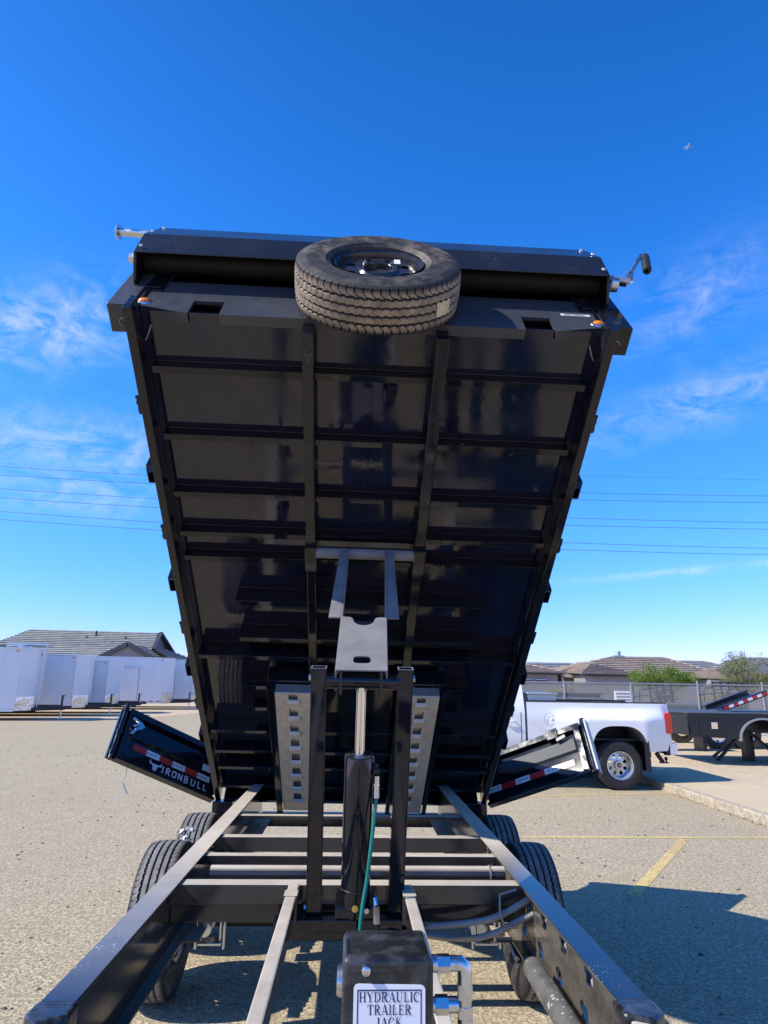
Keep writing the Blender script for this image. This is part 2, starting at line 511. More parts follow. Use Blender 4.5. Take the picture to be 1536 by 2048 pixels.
def tyremat(name, dust, amt, R0):
    m = bpy.data.materials.new(name)
    m.use_nodes = True
    t = m.node_tree
    t.nodes.clear()
    k = NT(t)
    co = k.n('ShaderNodeTexCoord').outputs['Object']
    s = k.n('ShaderNodeSeparateXYZ', {0: co})
    r2 = k.m('SQRT', k.m('ADD', k.m('MULTIPLY', s.outputs[1], s.outputs[1]), k.m('MULTIPLY', s.outputs[2], s.outputs[2])))
    rim = k.n('ShaderNodeMapRange', {0: r2, 1: R0 - 0.0085, 2: R0 - 0.004, 3: 0.0, 4: 1.0}).outputs[0]
    side = k.n('ShaderNodeMapRange', {0: r2, 1: R0 - 0.035, 2: R0 - 0.02, 3: 1.0, 4: 0.0}).outputs[0]
    nz = k.n('ShaderNodeTexNoise', {'Vector': co, 'Scale': 16.0, 'Detail': 8.0, 'Roughness': 0.7})
    n2 = k.n('ShaderNodeTexNoise', {'Vector': co, 'Scale': 4.0, 'Detail': 3.0})
    d1 = k.m('MULTIPLY', k.m('MULTIPLY', rim, k.ramp(nz.outputs[0], [(0.3, 0.3), (0.7, 1.0)])), amt)
    d2 = k.m('MULTIPLY', k.m('MULTIPLY', side, k.ramp(nz.outputs[0], [(0.42, 0.0), (0.75, 1.0)])), k.ramp(n2.outputs[0], [(0.35, 0.08), (0.7, 0.55)]))
    dd = k.m('ADD', d1, d2, clamp=True)
    cc = k.mix(dd, (0.016, 0.016, 0.017), dust)
    bp = k.n('ShaderNodeBump', {'Height': nz.outputs[0], 'Strength': 0.12, 'Distance': 0.004})
    b = k.n('ShaderNodeBsdfPrincipled', {'Base Color': cc, 'Roughness': 0.62, 'Specular IOR Level': 0.4, 'Normal': bp.outputs[0]})
    k.n('ShaderNodeOutputMaterial', {0: b})
    return m


m_tyre_spare = tyremat('muddy spare rubber', (0.40, 0.31, 0.225), 1.0, 0.39)
m_tyre = tyremat('dusty trailer rubber', (0.32, 0.305, 0.28), 0.85, 0.39)
m_tyre_truck = tyremat('truck rubber', (0.10, 0.085, 0.065), 0.5, 0.395)


def roofmat(name, base, dark):
    """tiled courses: relief and weathering along the slope (uses object z)"""
    m = bpy.data.materials.new(name)
    m.use_nodes = True
    t = m.node_tree
    t.nodes.clear()
    k = NT(t)
    co = k.n('ShaderNodeTexCoord').outputs['Object']
    nz = k.n('ShaderNodeTexNoise', {'Vector': co, 'Scale': 1.6, 'Detail': 6.0})
    n2 = k.n('ShaderNodeTexNoise', {'Vector': co, 'Scale': 9.0, 'Detail': 2.0})
    f = k.m('ADD', k.m('MULTIPLY', nz.outputs[0], 0.6), k.m('MULTIPLY', n2.outputs[0], 0.4))
    c = k.mix(k.ramp(f, [(0.36, 0.0), (0.64, 1.0)]), dark, base)
    b = k.n('ShaderNodeBsdfPrincipled', {'Base Color': c, 'Roughness': 0.85, 'Specular IOR Level': 0.3})
    k.n('ShaderNodeOutputMaterial', {0: b})
    return m


m_roof1 = roofmat('grey concrete roof tiles', (0.40, 0.39, 0.34), (0.26, 0.255, 0.225))
m_roof2 = roofmat('brown concrete roof tiles', (0.40, 0.32, 0.25), (0.26, 0.20, 0.16))
m_roof3 = roofmat('slate grey roof tiles', (0.30, 0.30, 0.29), (0.19, 0.19, 0.19))


def groundmat(name, c1, c2, c3, peb=90.0, pebamt=1.0, big=0.35, disp=0.6, bumpd=0.006, crack=0.0):
    m = bpy.data.materials.new(name)
    m.use_nodes = True
    t = m.node_tree
    t.nodes.clear()
    k = NT(t)
    co = k.n('ShaderNodeTexCoord').outputs['Object']
    vo = k.n('ShaderNodeTexVoronoi', {'Vector': co, 'Scale': peb, 'Randomness': 1.0})
    n1 = k.n('ShaderNodeTexNoise', {'Vector': co, 'Scale': peb * 0.36, 'Detail': 3.0, 'Roughness': 0.75})
    nf = k.n('ShaderNodeTexNoise', {'Vector': co, 'Scale': 26.0, 'Detail': 7.0, 'Roughness': 0.85})
    n2 = k.n('ShaderNodeTexNoise', {'Vector': co, 'Scale': big, 'Detail': 5.0, 'Roughness': 0.6})
    hsv = k.n('ShaderNodeSeparateColor', {0: vo.outputs['Color']})
    cc = k.mix(hsv.outputs[0], c1, c2)
    cc = k.mix(k.ramp(n1.outputs[0], [(0.40, 1.0 * pebamt), (0.55, 0.0)]), cc, c3)
    # grain at every scale, so that it still shows far away
    cc = k.mix(k.ramp(nf.outputs[0], [(0.40, 0.85 * pebamt), (0.52, 0.0)]), cc, c3)
    cc = k.mix(k.ramp(nf.outputs[0], [(0.52, 0.0), (0.68, 0.6 * pebamt)]), cc, tuple(min(1, x * 1.18) for x in c2))
    cc = k.mix(k.ramp(n2.outputs[0], [(0.4, 0.0), (0.75, 0.32)]), cc, tuple(x * 0.6 for x in c1))
    nm = k.n('ShaderNodeTexNoise', {'Vector': co, 'Scale': 4.5, 'Detail': 5.0, 'Roughness': 0.75})
    cc = k.mix(k.ramp(nm.outputs[0], [(0.36, 0.42 * pebamt), (0.52, 0.0)]), cc, tuple(x * 0.55 for x in c1))
    if crack:
        wv = k.n('ShaderNodeTexNoise', {'Vector': co, 'Scale': 1.7, 'Detail': 4.0})
        wvv = k.n('ShaderNodeVectorMath', {0: co, 1: wv.outputs['Color']}, operation='ADD')
        cr_ = k.n('ShaderNodeTexVoronoi', {'Vector': wvv, 'Scale': 0.42}, feature='DISTANCE_TO_EDGE')
        mk = k.n('ShaderNodeTexNoise', {'Vector': co, 'Scale': 0.6, 'Detail': 3.0})
        ck = k.m('MULTIPLY', k.ramp(cr_.outputs['Distance'], [(0.0, 1.0), (0.006, 0.0)]), k.ramp(mk.outputs[0], [(0.5, 0.0), (0.62, crack)]))
        cc = k.mix(ck, cc, tuple(x * 0.35 for x in c1))
        oil = k.n('ShaderNodeTexNoise', {'Vector': co, 'Scale': 1.3, 'Detail': 2.0})
        cc = k.mix(k.ramp(oil.outputs[0], [(0.72, 0.0), (0.8, 0.35)]), cc, tuple(x * 0.4 for x in c1))
    hh = k.m('ADD', k.m('MULTIPLY', n1.outputs[0], 1.0), k.m('MULTIPLY', vo.outputs['Distance'], -0.6))
    bp = k.n('ShaderNodeBump', {'Height': hh, 'Strength': disp, 'Distance': bumpd})
    b = k.n('ShaderNodeBsdfPrincipled', {'Base Color': cc, 'Roughness': 0.92, 'Specular IOR Level': 0.25, 'Normal': bp.outputs[0]})
    k.n('ShaderNodeOutputMaterial', {0: b})
    return m


m_ground = groundmat('chip seal gravel', (0.51, 0.422, 0.266), (0.69, 0.577, 0.378), (0.19, 0.152, 0.105), 150.0, disp=0.6, crack=0.75)
m_sand = groundmat('desert sand', (0.56, 0.44, 0.29), (0.64, 0.51, 0.35), (0.36, 0.28, 0.18), 30.0, 0.5, 0.5, 0.5, 0.02)
m_walk = groundmat('tan concrete walk', (0.55, 0.435, 0.275), (0.60, 0.48, 0.31), (0.42, 0.33, 0.20), 60.0, 0.25, 0.8, 0.15, 0.003)
m_kerb = groundmat('weathered kerb concrete', (0.47, 0.395, 0.28), (0.56, 0.475, 0.34), (0.22, 0.18, 0.13), 40.0, 0.6, 1.5, 0.4, 0.01)


def paintmat(name, c):
    m = bpy.data.materials.new(name)
    m.use_nodes = True
    t = m.node_tree
    t.nodes.clear()
    k = NT(t)
    co = k.n('ShaderNodeTexCoord').outputs['Object']
    n1 = k.n('ShaderNodeTexNoise', {'Vector': co, 'Scale': 30.0, 'Detail': 6.0, 'Roughness': 0.8})
    n2 = k.n('ShaderNodeTexNoise', {'Vector': co, 'Scale': 1.1, 'Detail': 3.0})
    a = k.m('MULTIPLY', k.ramp(n1.outputs[0], [(0.36, 0.0), (0.52, 1.0)]), k.ramp(n2.outputs[0], [(0.3, 0.55), (0.6, 1.0)]))
    b = k.n('ShaderNodeBsdfPrincipled', {'Base Color': (c[0], c[1], c[2], 1), 'Roughness': 0.85, 'Alpha': a})
    k.n('ShaderNodeOutputMaterial', {0: b})
    return m


m_yellow = paintmat('worn yellow line paint', (0.68, 0.50, 0.20))

# ================================================================== THE SETTING
rng = random.Random(7)


def structure(o):
    o['kind'] = 'structure'
    return o


mb = MB()
mb.add([(-3000, -3000, 0), (3000, -3000, 0), (3000, 3000, 0), (-3000, 3000, 0)], [(0, 1, 2, 3)])
structure(mb.build('gravel_lot', m_ground))

# tan sand strip under the parked cargo trailers, left
pts = []
edge = [(-60, 27.0), (-24, 27.6), (-14, 28.3), (-11.5, 29.3), (-9.5, 32.0), (-8.6, 36.0), (-7.9, 41), (-6.5, 44.0), (3.0, 45.5), (12, 46.0), (12, 140), (-160, 140), (-160, 27.0)]
for i in range(len(edge)):
    a, b = Vector(edge[i]), Vector(edge[(i + 1) % len(edge)])
    n = 10 if i < 9 else 1
    for k in range(n):
        p = a.lerp(b, k / n)
        j = 0.22 if i < 9 else 0
        pts.append((p.x + rng.uniform(-j, j), p.y + rng.uniform(-j, j), 0.005))
mb = MB()
mb.add(pts, [tuple(range(len(pts)))])
structure(mb.build('sand_ground', m_sand))

# concrete kerb, walk and the sand yard beyond it, right
mb = MB()
y = 1.0
k_objs = []
kerb = structure(MB().box(5.30, 5.46, -12, 34, -0.1, 0.125).build('kerb', m_kerb, bevel=0.02))
mb = MB()
mb.box(5.462, 6.85, -12, 34, -0.1, 0.119)
walk = structure(mb.build('sidewalk', m_walk))
mb = MB()
rows = []
for i in range(60):
    yy = -12 + i * 1.4
    row = []
    for j in range(44):
        xx = 6.85 + (j / 43) ** 1.6 * 70
        row.append(V(xx, yy, 0.108 + (0 if j == 0 else rng.uniform(-0.012, 0.02))))
    rows.append(row)
mb.grid(rows)
structure(mb.build('sand_yard', m_sand, smooth=60))

# worn yellow parking lines


def line(a, b, wd):
    a, b = Vector((a[0], a[1], 0)), Vector((b[0], b[1], 0))
    s = (b - a).cross(V(0, 0, 1)).normalized() * wd / 2
    z = V(0, 0, 0.004)
    m_ = MB()
    m_.add([a - s + z, b - s + z, b + s + z, a + s + z], [(0, 1, 2, 3)])
    return structure(m_.build('parking_line', m_yellow))


line((1.6, 8.28), (5.28, 8.33), 0.085)
line((3.84, 8.22), (2.35, 6.08), 0.10)
line((2.2, 11.10), (5.28, 11.70), 0.075)
line((5.47 - 3.1, 14.8), (5.28, 14.85), 0.10)

# loose stones on the lot
mb = MB()
for i in range(2600):
    while True:
        x, yv = rng.uniform(-9, 5.2), 2.6 + rng.random() ** 1.7 * 17
        if not (-1.3 < x < 1.3 and yv < 6.5 and rng.random() < 0.6):
            break
    s = rng.choice((0.004, 0.006, 0.006, 0.009, 0.014)) * rng.uniform(0.7, 1.3)
    a0 = rng.uniform(0, 6.28)
    vs = [V(x + s * 1.3 * math.cos(a0 + k * 1.57), yv + s * 1.3 * math.sin(a0 + k * 1.57) * rng.uniform(0.6, 1.1), 0.0) for k in range(4)]
    vs += [V(x + rng.uniform(-.3, .3) * s, yv + rng.uniform(-.3, .3) * s, s * rng.uniform(0.7, 1.2))]
    mb.add(vs, [(0, 1, 4), (1, 2, 4), (2, 3, 4), (3, 0, 4)])
m_pebble = pbr('loose stones', (0.10, 0.085, 0.07), 0.9, var=(3.0, 0.6))
tag(mb.build('loose_gravel', m_pebble, L=(0, 8, 0)), 'small loose stones scattered over the tan gravel lot', 'gravel', None, 'stuff')

# leaves and dirt caught along the foot of the kerb
mb = MB()
for i in range(420):
    yv = rng.uniform(5.0, 11.6)
    x = 5.295 - abs(rng.gauss(0, 0.05))
    s = rng.uniform(0.006, 0.018)
    a0 = rng.uniform(0, 6.28)
    mb.add([V(x + s * math.cos(a0 + k * 2.1), yv + s * math.sin(a0 + k * 2.1), 0.006 + 0.007 * (k == 1)) for k in range(3)], [(0, 1, 2)])
m_litter = pbr('leaf litter', (0.12, 0.09, 0.055), 0.9, var=(8, 0.5))
tag(mb.build('leaf_litter', m_litter, L=(5.25, 8, 0)), 'dark leaf litter along the foot of the kerb', 'leaf litter', None, 'stuff')

# ================================================================== THE DUMP TRAILER
TR = thing('dump_trailer', 'glossy black dump trailer with its bed raised high and rear doors swung open', 'dump trailer', (0, 4.7, 0))
BO = V(0.0081, 5.9592, 0.7149)
BXv = V(0.99994, 0.0015, -0.01052).normalized()
BFv = V(0.0076263, -0.7907, 0.61216).normalized()
BNv = V(0.0073985, 0.6122, 0.79066).normalized()


def bd(x, f, n):
    """bed coordinates: x right, f towards the front edge, n up from the bed's underside"""
    return BO + BXv * x + BFv * f + BNv * n


W, LEN, FL = 1.112, 4.14, 0.12
bed = MB()
bed.box(-W + .04, W - .04, 0.0, LEN - .06, FL, FL + .005, bd)
bed_o = bed.build('dump_bed', m_floor, TR)
bed_o['label'] = 'raised black dump bed seen from below'


def part(name, mbx, mat, parent=bed_o, **k):
    return mbx.build(name, mat, parent, **k)


# seam bead down the middle of the floor sheet
mb = MB()
for i in range(60):
    f0 = 0.1 + i * 0.066
    mb.box(0.003 + rng.uniform(-.002, .002), 0.008 + rng.uniform(-.001, .003), f0, f0 + 0.062, FL - 0.004 - rng.random() * .002, FL + .001, bd)
part('floor_seam', mb, m_black)

# side rails: channel with bottom flange and web
for s in (-1, 1):
    prof = [(1.112, 0), (1.068, 0), (1.068, .007), (1.075, .012), (1.075, FL), (1.112, FL + .04)]
    mb = MB().prism([(s * a, b) for a, b in prof], lambda u, v, w_: bd(u, w_, v), 0.0, LEN)
    part('side_rail', mb, m_black_sp, bevel=0.004)
    # bed side walls with posts and a top rail
    mb = MB()
    mb.box(s * 1.085, s * 1.105, 0.02, LEN - .05, FL + .041, 0.40, bd)
    mb.box(s * 1.05, s * 1.125, 0.02, LEN - .05, 0.40, 0.46, bd)
    part('side_wall', mb, m_black, bevel=0.004)
    for f0 in (3.23, 2.43, 1.63, 0.85):
        # hollow stake pocket: four walls
        mb = MB()
        x0, x1 = s * 1.113, s * 1.152
        mb.box(x0, x1, f0 - .055, f0 - .048, 0.02, 0.11, bd).box(x0, x1, f0 + .048, f0 + .055, 0.02, 0.11, bd)
        mb.box(s * 1.145, x1, f0 - .048, f0 + .048, 0.02, 0.11, bd)
        part('stake_pocket', mb, m_black_sp, bevel=0.002)
    for f0 in (3.63, 2.82, 2.03, 1.24):
        mb = MB()
        mb.box(s * 1.113, s * 1.135, f0 - .045, f0 + .045, 0.03, 0.075, bd)
        for df in (-.033, 0.012, .04):
            mb.tube([bd(s * 1.12, f0 + df, 0.05), bd(s * (1.138 + rng.random() * .006), f0 + df, 0.045)], 0.010, 8)
        part('tie_hook', mb, m_black_sp, smooth=40)


def channel(f0, n0, xa, xb):
    """cross channel: web facing the front, bottom flange running back, weld bead on the floor"""
    mb = MB()
    mb.prism([(f0, n0), (f0, FL), (f0 - .006, FL), (f0 - .006, n0 + .006), (f0 - .036, n0 + .006), (f0 - .036, n0)],
             lambda u, v, w_: bd(w_, u, v), xa, xb)
    o = part('crossmember', mb, m_black, bevel=0.002)
    return o


for f0, n0 in ((3.835, .056), (3.462, .056), (3.098, .056), (2.82, .056), (2.635, .056), (1.82, .001), (0.99, .001), (0.733, .001), (0.513, .001), (0.242, .001), (0.03, .001)):
    channel(f0, n0, -1.045, 1.045)
for f0 in (2.33, 2.0):
    channel(f0, 0.001, -0.763, 0.763)
for f0 in (1.512, 1.27):
    for s in (-1, 1):
        channel(f0, 0.001, min(s * .763, s * .62), max(s * .763, s * .62))
# weld beads where members meet the floor (thin lighter lines)
m_weld = pbr('weld bead', (0.03, 0.03, 0.034), 0.3, var=(40, 0.5))
for f0, xe in ((3.835, 1.04), (3.462, 1.04), (3.098, 1.04), (2.82, 1.04), (2.635, 1.04), (2.33, .76), (2.0, .76), (1.82, 1.04)):
    mb = MB().tube([bd(-xe + 2 * xe * i / 24, f0 + .0022 + rng.uniform(-.0006, .0006), FL - .0022) for i in range(25)], [.0016 + rng.random() * .0006 for i in range(25)], 5)
    part('weld_bead', mb, m_weld)

# two long sills
for xa, xb in ((-.327, -.272), (.29, .35)):
    for fa, fb, nb in ((2.76, 4.06, -.004), (0.0, 2.72, -.006)):
        mb = MB().box(xa, xb, fa, fb, nb, FL - .001, bd)
        part('bed_sill', mb, m_black_sp if fa > 2 else m_black, bevel=0.006)
    mb = MB().box(xa - .006, xb + .006, 2.62, 2.80, -.03, FL - .004, bd)
    part('lift_bracket', mb, m_black, bevel=0.004)
# lift pivot pipe
mb = MB().tube([bd(-.268, 2.755, -.015), bd(.288, 2.755, -.015)], 0.031, 20)
part('lift_pivot_pipe', mb, m_primer, smooth=40)
# small hanging wire clips
for xx, ff in ((-.62, 3.50), (.49, 3.51)):
    mb = MB()
    mb.box(xx - .016, xx + .016, ff - .10, ff - .05, .085, .092, bd)
    mb.box(xx - .02, xx + .004, ff - .05, ff - .036, .062, .09, bd)
    mb.box(xx + .002, xx + .026, ff - .11, ff - .07, .07, .08, bd)
    part('wire_clip', mb, m_black)

# ---- ramp rack under the bed
mb = MB().box(-.60, .595, 1.62, 1.635, -.045, .075, bd)
part('rack_front_plate', mb, m_black, bevel=0.003)
for xa, xb in ((-.60, -.552), (-.305, -.27), (.27, .305), (.565, .598)):
    mb = MB().box(xa, xb, .0, 1.618, -.105, -.045, bd)
    part('rack_rail', mb, m_black, bevel=0.003)
mb = MB().box(-.55, .56, .0, 1.59, FL - .03, FL - .02, bd)
part('rack_board', mb, m_black)


def loading_ramp(xc, label):
    t = thing('loading_ramp', label, 'loading ramp', bd(xc, 0.0, -.03), 'steel loading ramps racked under the raised bed')
    hw, pit = .119, .1795
    sl = [1.545 - pit * i for i in range(8)]
    mb = MB()
    for i, c in enumerate(sl):
        v0, v1 = c - pit / 2, (c + pit / 2 if i else 1.597)
        mb.holed(xc - hw, xc + hw, v0 if i < 7 else .10, v1, xc, c + (.012 if i else 0), .030, .056 if i else .04, bd, -.118, -.110, 20, 8.0)
    mb.box(xc - hw, xc - hw + .006, .10, 1.597, -.1098, -.05, bd).box(xc + hw - .006, xc + hw, .10, 1.597, -.1098, -.05, bd)
    mb.build('ramp_plate', m_steel, t, bevel=0)
    MB().box(xc - hw, xc + hw, 1.5975, 1.604, -.118, -.047, bd).build('ramp_lip', m_alu, t, bevel=0.002)
    for c in sl:
        mb = MB()
        pr = [(-.064, -.1175), (-.058, -.136), (-.03, -.140), (-.016, -.134), (-.012, -.1185), (-.02, -.1185), (-.028, -.130), (-.052, -.128), (-.056, -.1175)]
        mb.prism([(c + a, b) for a, b in pr], lambda u, v, w_: bd(w_, u, v), xc - .040, xc + .040)
        mb.build('rung', m_steel, t, bevel=0.0015)
        mb = MB()
        mb.prism([(c + .05, -.05), (c - .06, -.104), (c - .06, -.098), (c + .05, -.044)], lambda u, v, w_: bd(w_, u, v), xc - .034, xc + .034)
        mb.build('cleat', m_alu, t)
    return t


loading_ramp(-.425, 'bare metal loading ramp with square slots, left of the lift cylinder')
loading_ramp(.432, 'bare metal loading ramp with square slots, right of the lift cylinder')

# ---- front end of the bed
mb = MB().box(-1.10, 1.10, 4.015, 4.03, .265, .98, bd)
part('front_wall', mb, m_black)
mb = MB().box(-1.09, 1.09, 4.031, 4.08, .350, .515, bd)
part('front_wall_tube', mb, m_dust, bevel=0.006)
# bent front lip with two step notches
lip = MB()
TT, NB = .333, .255
F0, F1 = 4.068, 4.085
seg = [(-1.116, .168), (-1.07, .172), (-.856, .108), (-.712, .108), (0, .108), (.712, .108), (.856, .108), (1.07, .165), (1.116, .168)]
for i in range(len(seg) - 1):
    (xa, za), (xb, zb) = seg[i], seg[i + 1]
    notch = (.7 < abs(xa) < .86 and .7 < abs(xb) < .86)
    if notch:
        lip.prism([(xa, NB), (xb, NB), (xb, TT), (xa, TT)], lambda u, v, w_: bd(u, w_, v), F0, F1)
    else:
        lip.prism([(xa, za), (xb, zb), (xb, TT), (xa, TT)], lambda u, v, w_: bd(u, w_, v), F0, F1)
        lip.add([bd(xa, F1, za), bd(xb, F1, zb), bd(xb, F1 - .05, zb), bd(xa, F1 - .05, za), bd(xa, F1, za - .006), bd(xb, F1, zb - .006), bd(xb, F1 - .05, zb - .006), bd(xa, F1 - .05, za - .006)],
                [(0, 1, 2, 3), (7, 6, 5, 4), (0, 4, 5, 1), (2, 6, 7, 3), (1, 5, 6, 2), (3, 7, 4, 0)])
lip.box(-1.116, 1.116, 4.031, F1 - .001, TT + .001, TT + .010, bd)
lip_o = part('front_lip', lip, m_dust)
for s in (-1, 1):
    # corner posts
    mb = MB()
    mb.box(s * 1.121, s * 1.235, 3.955, 4.095, .15, .60, bd)
    part('corner_post', mb, m_dust if s < 0 else m_black_sp, bevel=0.006)
    mb = MB().box(s * 1.03, s * 1.119, 4.05, 4.087, .345, .60, bd)
    part('corner_plate', mb, m_black_sp, bevel=0.004)
    # ring under the post
    mb = MB().tube([bd(s * 1.165 + .022 * math.cos(k * .6283), 4.01 + .02 * math.sin(k * .6283), .144) for k in range(8)], .0025, 8)
    part('tie_ring', mb, m_hose, smooth=40)
    # amber marker lamp
    ctr = bd(s * 1.08, 4.086, .215 if s < 0 else .205)

    def LT(a_, b_, c_):
        return ctr + BXv * a_ * .92 + BNv * b_ * .75 + BFv * c_
    mb = MB().lathe([(.0, .006), (.026, .006), (.036, .004), (.040, .0)], LT, 28)
    bz = part('marker_lamp', mb, m_zinc, smooth=40)
    bz['label'] = 'oval amber marker lamp'
    mb = MB().lathe([(.0, .017), (.014, .0155), (.024, .011), (.029, .0065)], LT, 24)
    part('marker_lens', mb, m_amber, smooth=60)
    # loose lamp wire under the lip
    mb = MB().tube([bd(s * 1.03, 4.05, .17), bd(s * 1.035, 4.01, .12), bd(s * 1.05, 3.97, .10), bd(s * 1.068, 3.94, .11)], .003, 6)
    part('lamp_wire', mb, m_hose, smooth=60)
# barcode sticker
mb = MB().box(.92, 1.065, F1 + .0006, F1 + .0012, .297, .319, bd)
part('barcode_sticker', mb, m_label)
mb = MB()
x = .935
while x < 1.05:
    wv = rng.choice((.0015, .003, .005))
    mb.box(x, x + wv, F1 + .0013, F1 + .0016, .300, .316, bd)
    x += wv + rng.choice((.0015, .002, .0035))
bb_ = part('barcode_bars', mb, m_blackprint)
bb_['kind'] = 'stuff'

# tarp housing
ND = .02
cov = MB()
prof = [(4.232, .478), (4.258, .685), (4.205, .985), (4.06, 1.02), (4.06, 1.012), (4.20, .977), (4.252, .685), (4.226, .478)]
cov.prism(prof, lambda u, v, w_: bd(w_, u, v), -1.178, 1.178)
cov_o = part('tarp_cover', cov, m_cover, bevel=0.002)
cov_o['label'] = 'long folded black tarp housing'
for s in (-1, 1):
    mb = MB().prism([(4.225, .47), (4.25, .68), (4.20, .975), (4.065, 1.005), (4.065, .40), (4.12, .40)], lambda u, v, w_: bd(w_, u, v), s * 1.163, s * 1.1775)
    part('tarp_end_plate', mb, m_black, bevel=0.002)
    for ff, nn in ((4.2475, .52), (4.255, .74), (4.212, .955)):
        p = bd(s * 1.15, ff, nn)
        mb = MB().tube([p, p + BFv * .009], [.011, .007], 10)
        part('cover_bolt', mb, m_zinc, smooth=40)
rows = []
mb = MB()
for i in range(61):
    xx = -1.16 + 2.32 * i / 60
    rr = .062 + .006 * math.sin(xx * 9) * math.exp(-((xx + .8) / .35) ** 2) + .002 * math.sin(xx * 40)
    rows.append([bd(xx, 4.145 + rr * math.cos(a * .2618), .605 + rr * 1.05 * math.sin(a * .2618)) for a in range(25)])
mb.grid(rows)
part('tarp_roll', mb, m_mesh, smooth=60)
# left axle end with flange
mb = MB().tube([bd(-1.178, 4.2, .86), bd(-1.37, 4.2, .885)], .021, 16)
mb.tube([bd(-1.37, 4.2, .885), bd(-1.378, 4.2, .886)], .043, 20)
part('tarp_axle_end', mb, m_zinc, smooth=40)
mb = MB().tube([bd(-1.178, 4.19, .50), bd(-1.205, 4.19, .505)], .028, 12)
part('axle_nut', mb, m_zinc, smooth=40)
# right crank handle
mb = MB().prism([(1.178, .585), (1.295, .528), (1.308, .498), (1.29, .480), (1.178, .53)], lambda u, v, w_: bd(u, w_, v), 4.195, 4.207)
part('crank_plate', mb, m_alu, bevel=0.002)
mb = MB().beam(bd(1.18, 4.175, .61), bd(1.30, 4.175, .55), .03, .035, BFv)
part('crank_bracket', mb, m_matte, bevel=0.004)
mb = MB().tube([bd(1.29, 4.2, .535), bd(1.33, 4.2, .62), bd(1.49, 4.2, .955), bd(1.50, 4.2, .965), bd(1.507, 4.2, .93)], .011, 10)
part('crank_rod', mb, m_zinc, smooth=50)
mb = MB().tube([bd(1.31, 4.19, .565), bd(1.335, 4.2, .635)], .02, 8)
part('crank_collar', mb, m_zinc, smooth=30)
g0 = bd(1.508, 4.2, .93)
gd = (bd(1.43, 4.2, .64) - g0).normalized()
ge = gd.cross(BFv)
mb = MB().lathe([(.018, .003), (.026, .0), (.0275, .02), (.0275, .26), (.024, .275), (.009, .278)], lambda a_, b_, c_: g0 + gd * c_ * .9 + BFv * a_ * .85 + ge * b_ * .85, 18)
part('crank_grip', mb, m_matte, smooth=40)
mb = MB().tube([bd(1.178, 4.2, .44), bd(1.21, 4.2, .435)], .035, 14)
part('axle_nut', mb, m_zinc, smooth=40)

m_trim2 = pbr('dull grey door edge', (.42, .44, .46), .6)
# ---- rear barn doors (children of the trailer, swung round past the bed sides)


def bdoor(s, end, name_label):
    hx, hf = s * 1.15, 0.0
    ex, ef = end
    d2 = Vector((ex - hx, ef - hf))
    LD = d2.length
    d2 = d2 / LD
    nx, nf = (d2.y, -d2.x) if s > 0 else (-d2.y, d2.x)      # face towards the camera
    if nf < 0:
        nx, nf = -nx, -nf

    def T(u, v, w_):
        return bd(hx + d2.x * u + nx * w_, hf + d2.y * u + nf * w_, v)
    H = .43
    dm = MB().box(.0, LD, -.012, .012, -.01, H, lambda a, b, c: T(a, c, b))
    do = dm.build('barn_door', m_black, TR)
    do['label'] = name_label

    def bx(nm, mat, u0, u1, v0, v1, w0, w1, bev=.003):
        return MB().box(u0, u1, v0, v1, w0, w1, T).build(nm, mat, do, bevel=bev)
    bx('door_frame', m_black_sp, .0, LD - .06, H - .05, H, .0125, .05)
    bx('door_frame', m_black_sp, .0, LD - .06, -.012, .012, .0125, .05)
    bx('door_frame', m_black_sp, LD - .115, LD - .065, .013, H - .051, .0125, .05)
    # raised pressed panel
    v0, v1 = (.20, .335)
    ua, ub = .12, LD - .12
    mb = MB()
    P_ = [(ua, v0 + .06), (ua + .14, v0), (ub, v0), (ub, v1), (ua + .0, v1)]
    Q_ = [(ua + .02, v0 + .07), (ua + .15, v0 + .016), (ub - .014, v0 + .016), (ub - .014, v1 - .016), (ua + .02, v1 - .016)]
    vs = [T(u, v, .0125) for u, v in P_] + [T(u, v, .032) for u, v in Q_]
    mb.add(vs, [tuple(range(5, 10))] + [(i, (i + 1) % 5, 5 + (i + 1) % 5, 5 + i) for i in range(5)])
    mb.build('door_panel', m_door if s > 0 else m_black, do, bevel=.002)
    # lock rod tube along the free end
    mb = MB().tube([T(LD - .03, -.02, .022), T(LD - .03, H + .035, .022)], .021, 14)
    for v in (.03, .21, H - .02):
        mb.tube([T(LD - .03, v - .014, .022), T(LD - .03, v + .014, .022)], .0265, 14)
    mb.build('lock_rod', m_black_sp, do, smooth=40)
    # reflective tape
    tv = .128 if s < 0 else .10
    n_, L0 = 6, (.06 if s < 0 else .0)
    wd = (LD - .18 - L0) / n_
    for i in range(n_):
        u0 = L0 + i * wd
        red = (i % 2 == 1)
        if s < 0:
            red = (i % 2 == 1)
        bx('tape_stripe', m_redtape if red else m_whitetape, u0, u0 + wd - .001, tv, tv + .05, .0126, .0134, 0)
        if not red:
            for k in range(3):
                bx('tape_print', m_primer, u0 + .03 + k * .032, u0 + .05 + k * .032, tv + .02, tv + .03, .01345, .0138, 0)
    # hinge straps
    for v in (.09, .34):
        mb = MB().tube([T(-.005, v - .035, .02), T(-.005, v + .035, .02)], .016, 12)
        mb.build('hinge', m_zinc if v > .2 else m_black_sp, do, smooth=40)
    return do, T, LD, H


dl, TL_, LDl, HD = bdoor(-1, (-1.875, .623), 'left barn door carrying the logo and striped tape')
dr, TR_, LDr, _ = bdoor(1, (1.93, .575), 'right barn door with a dusty pressed panel')
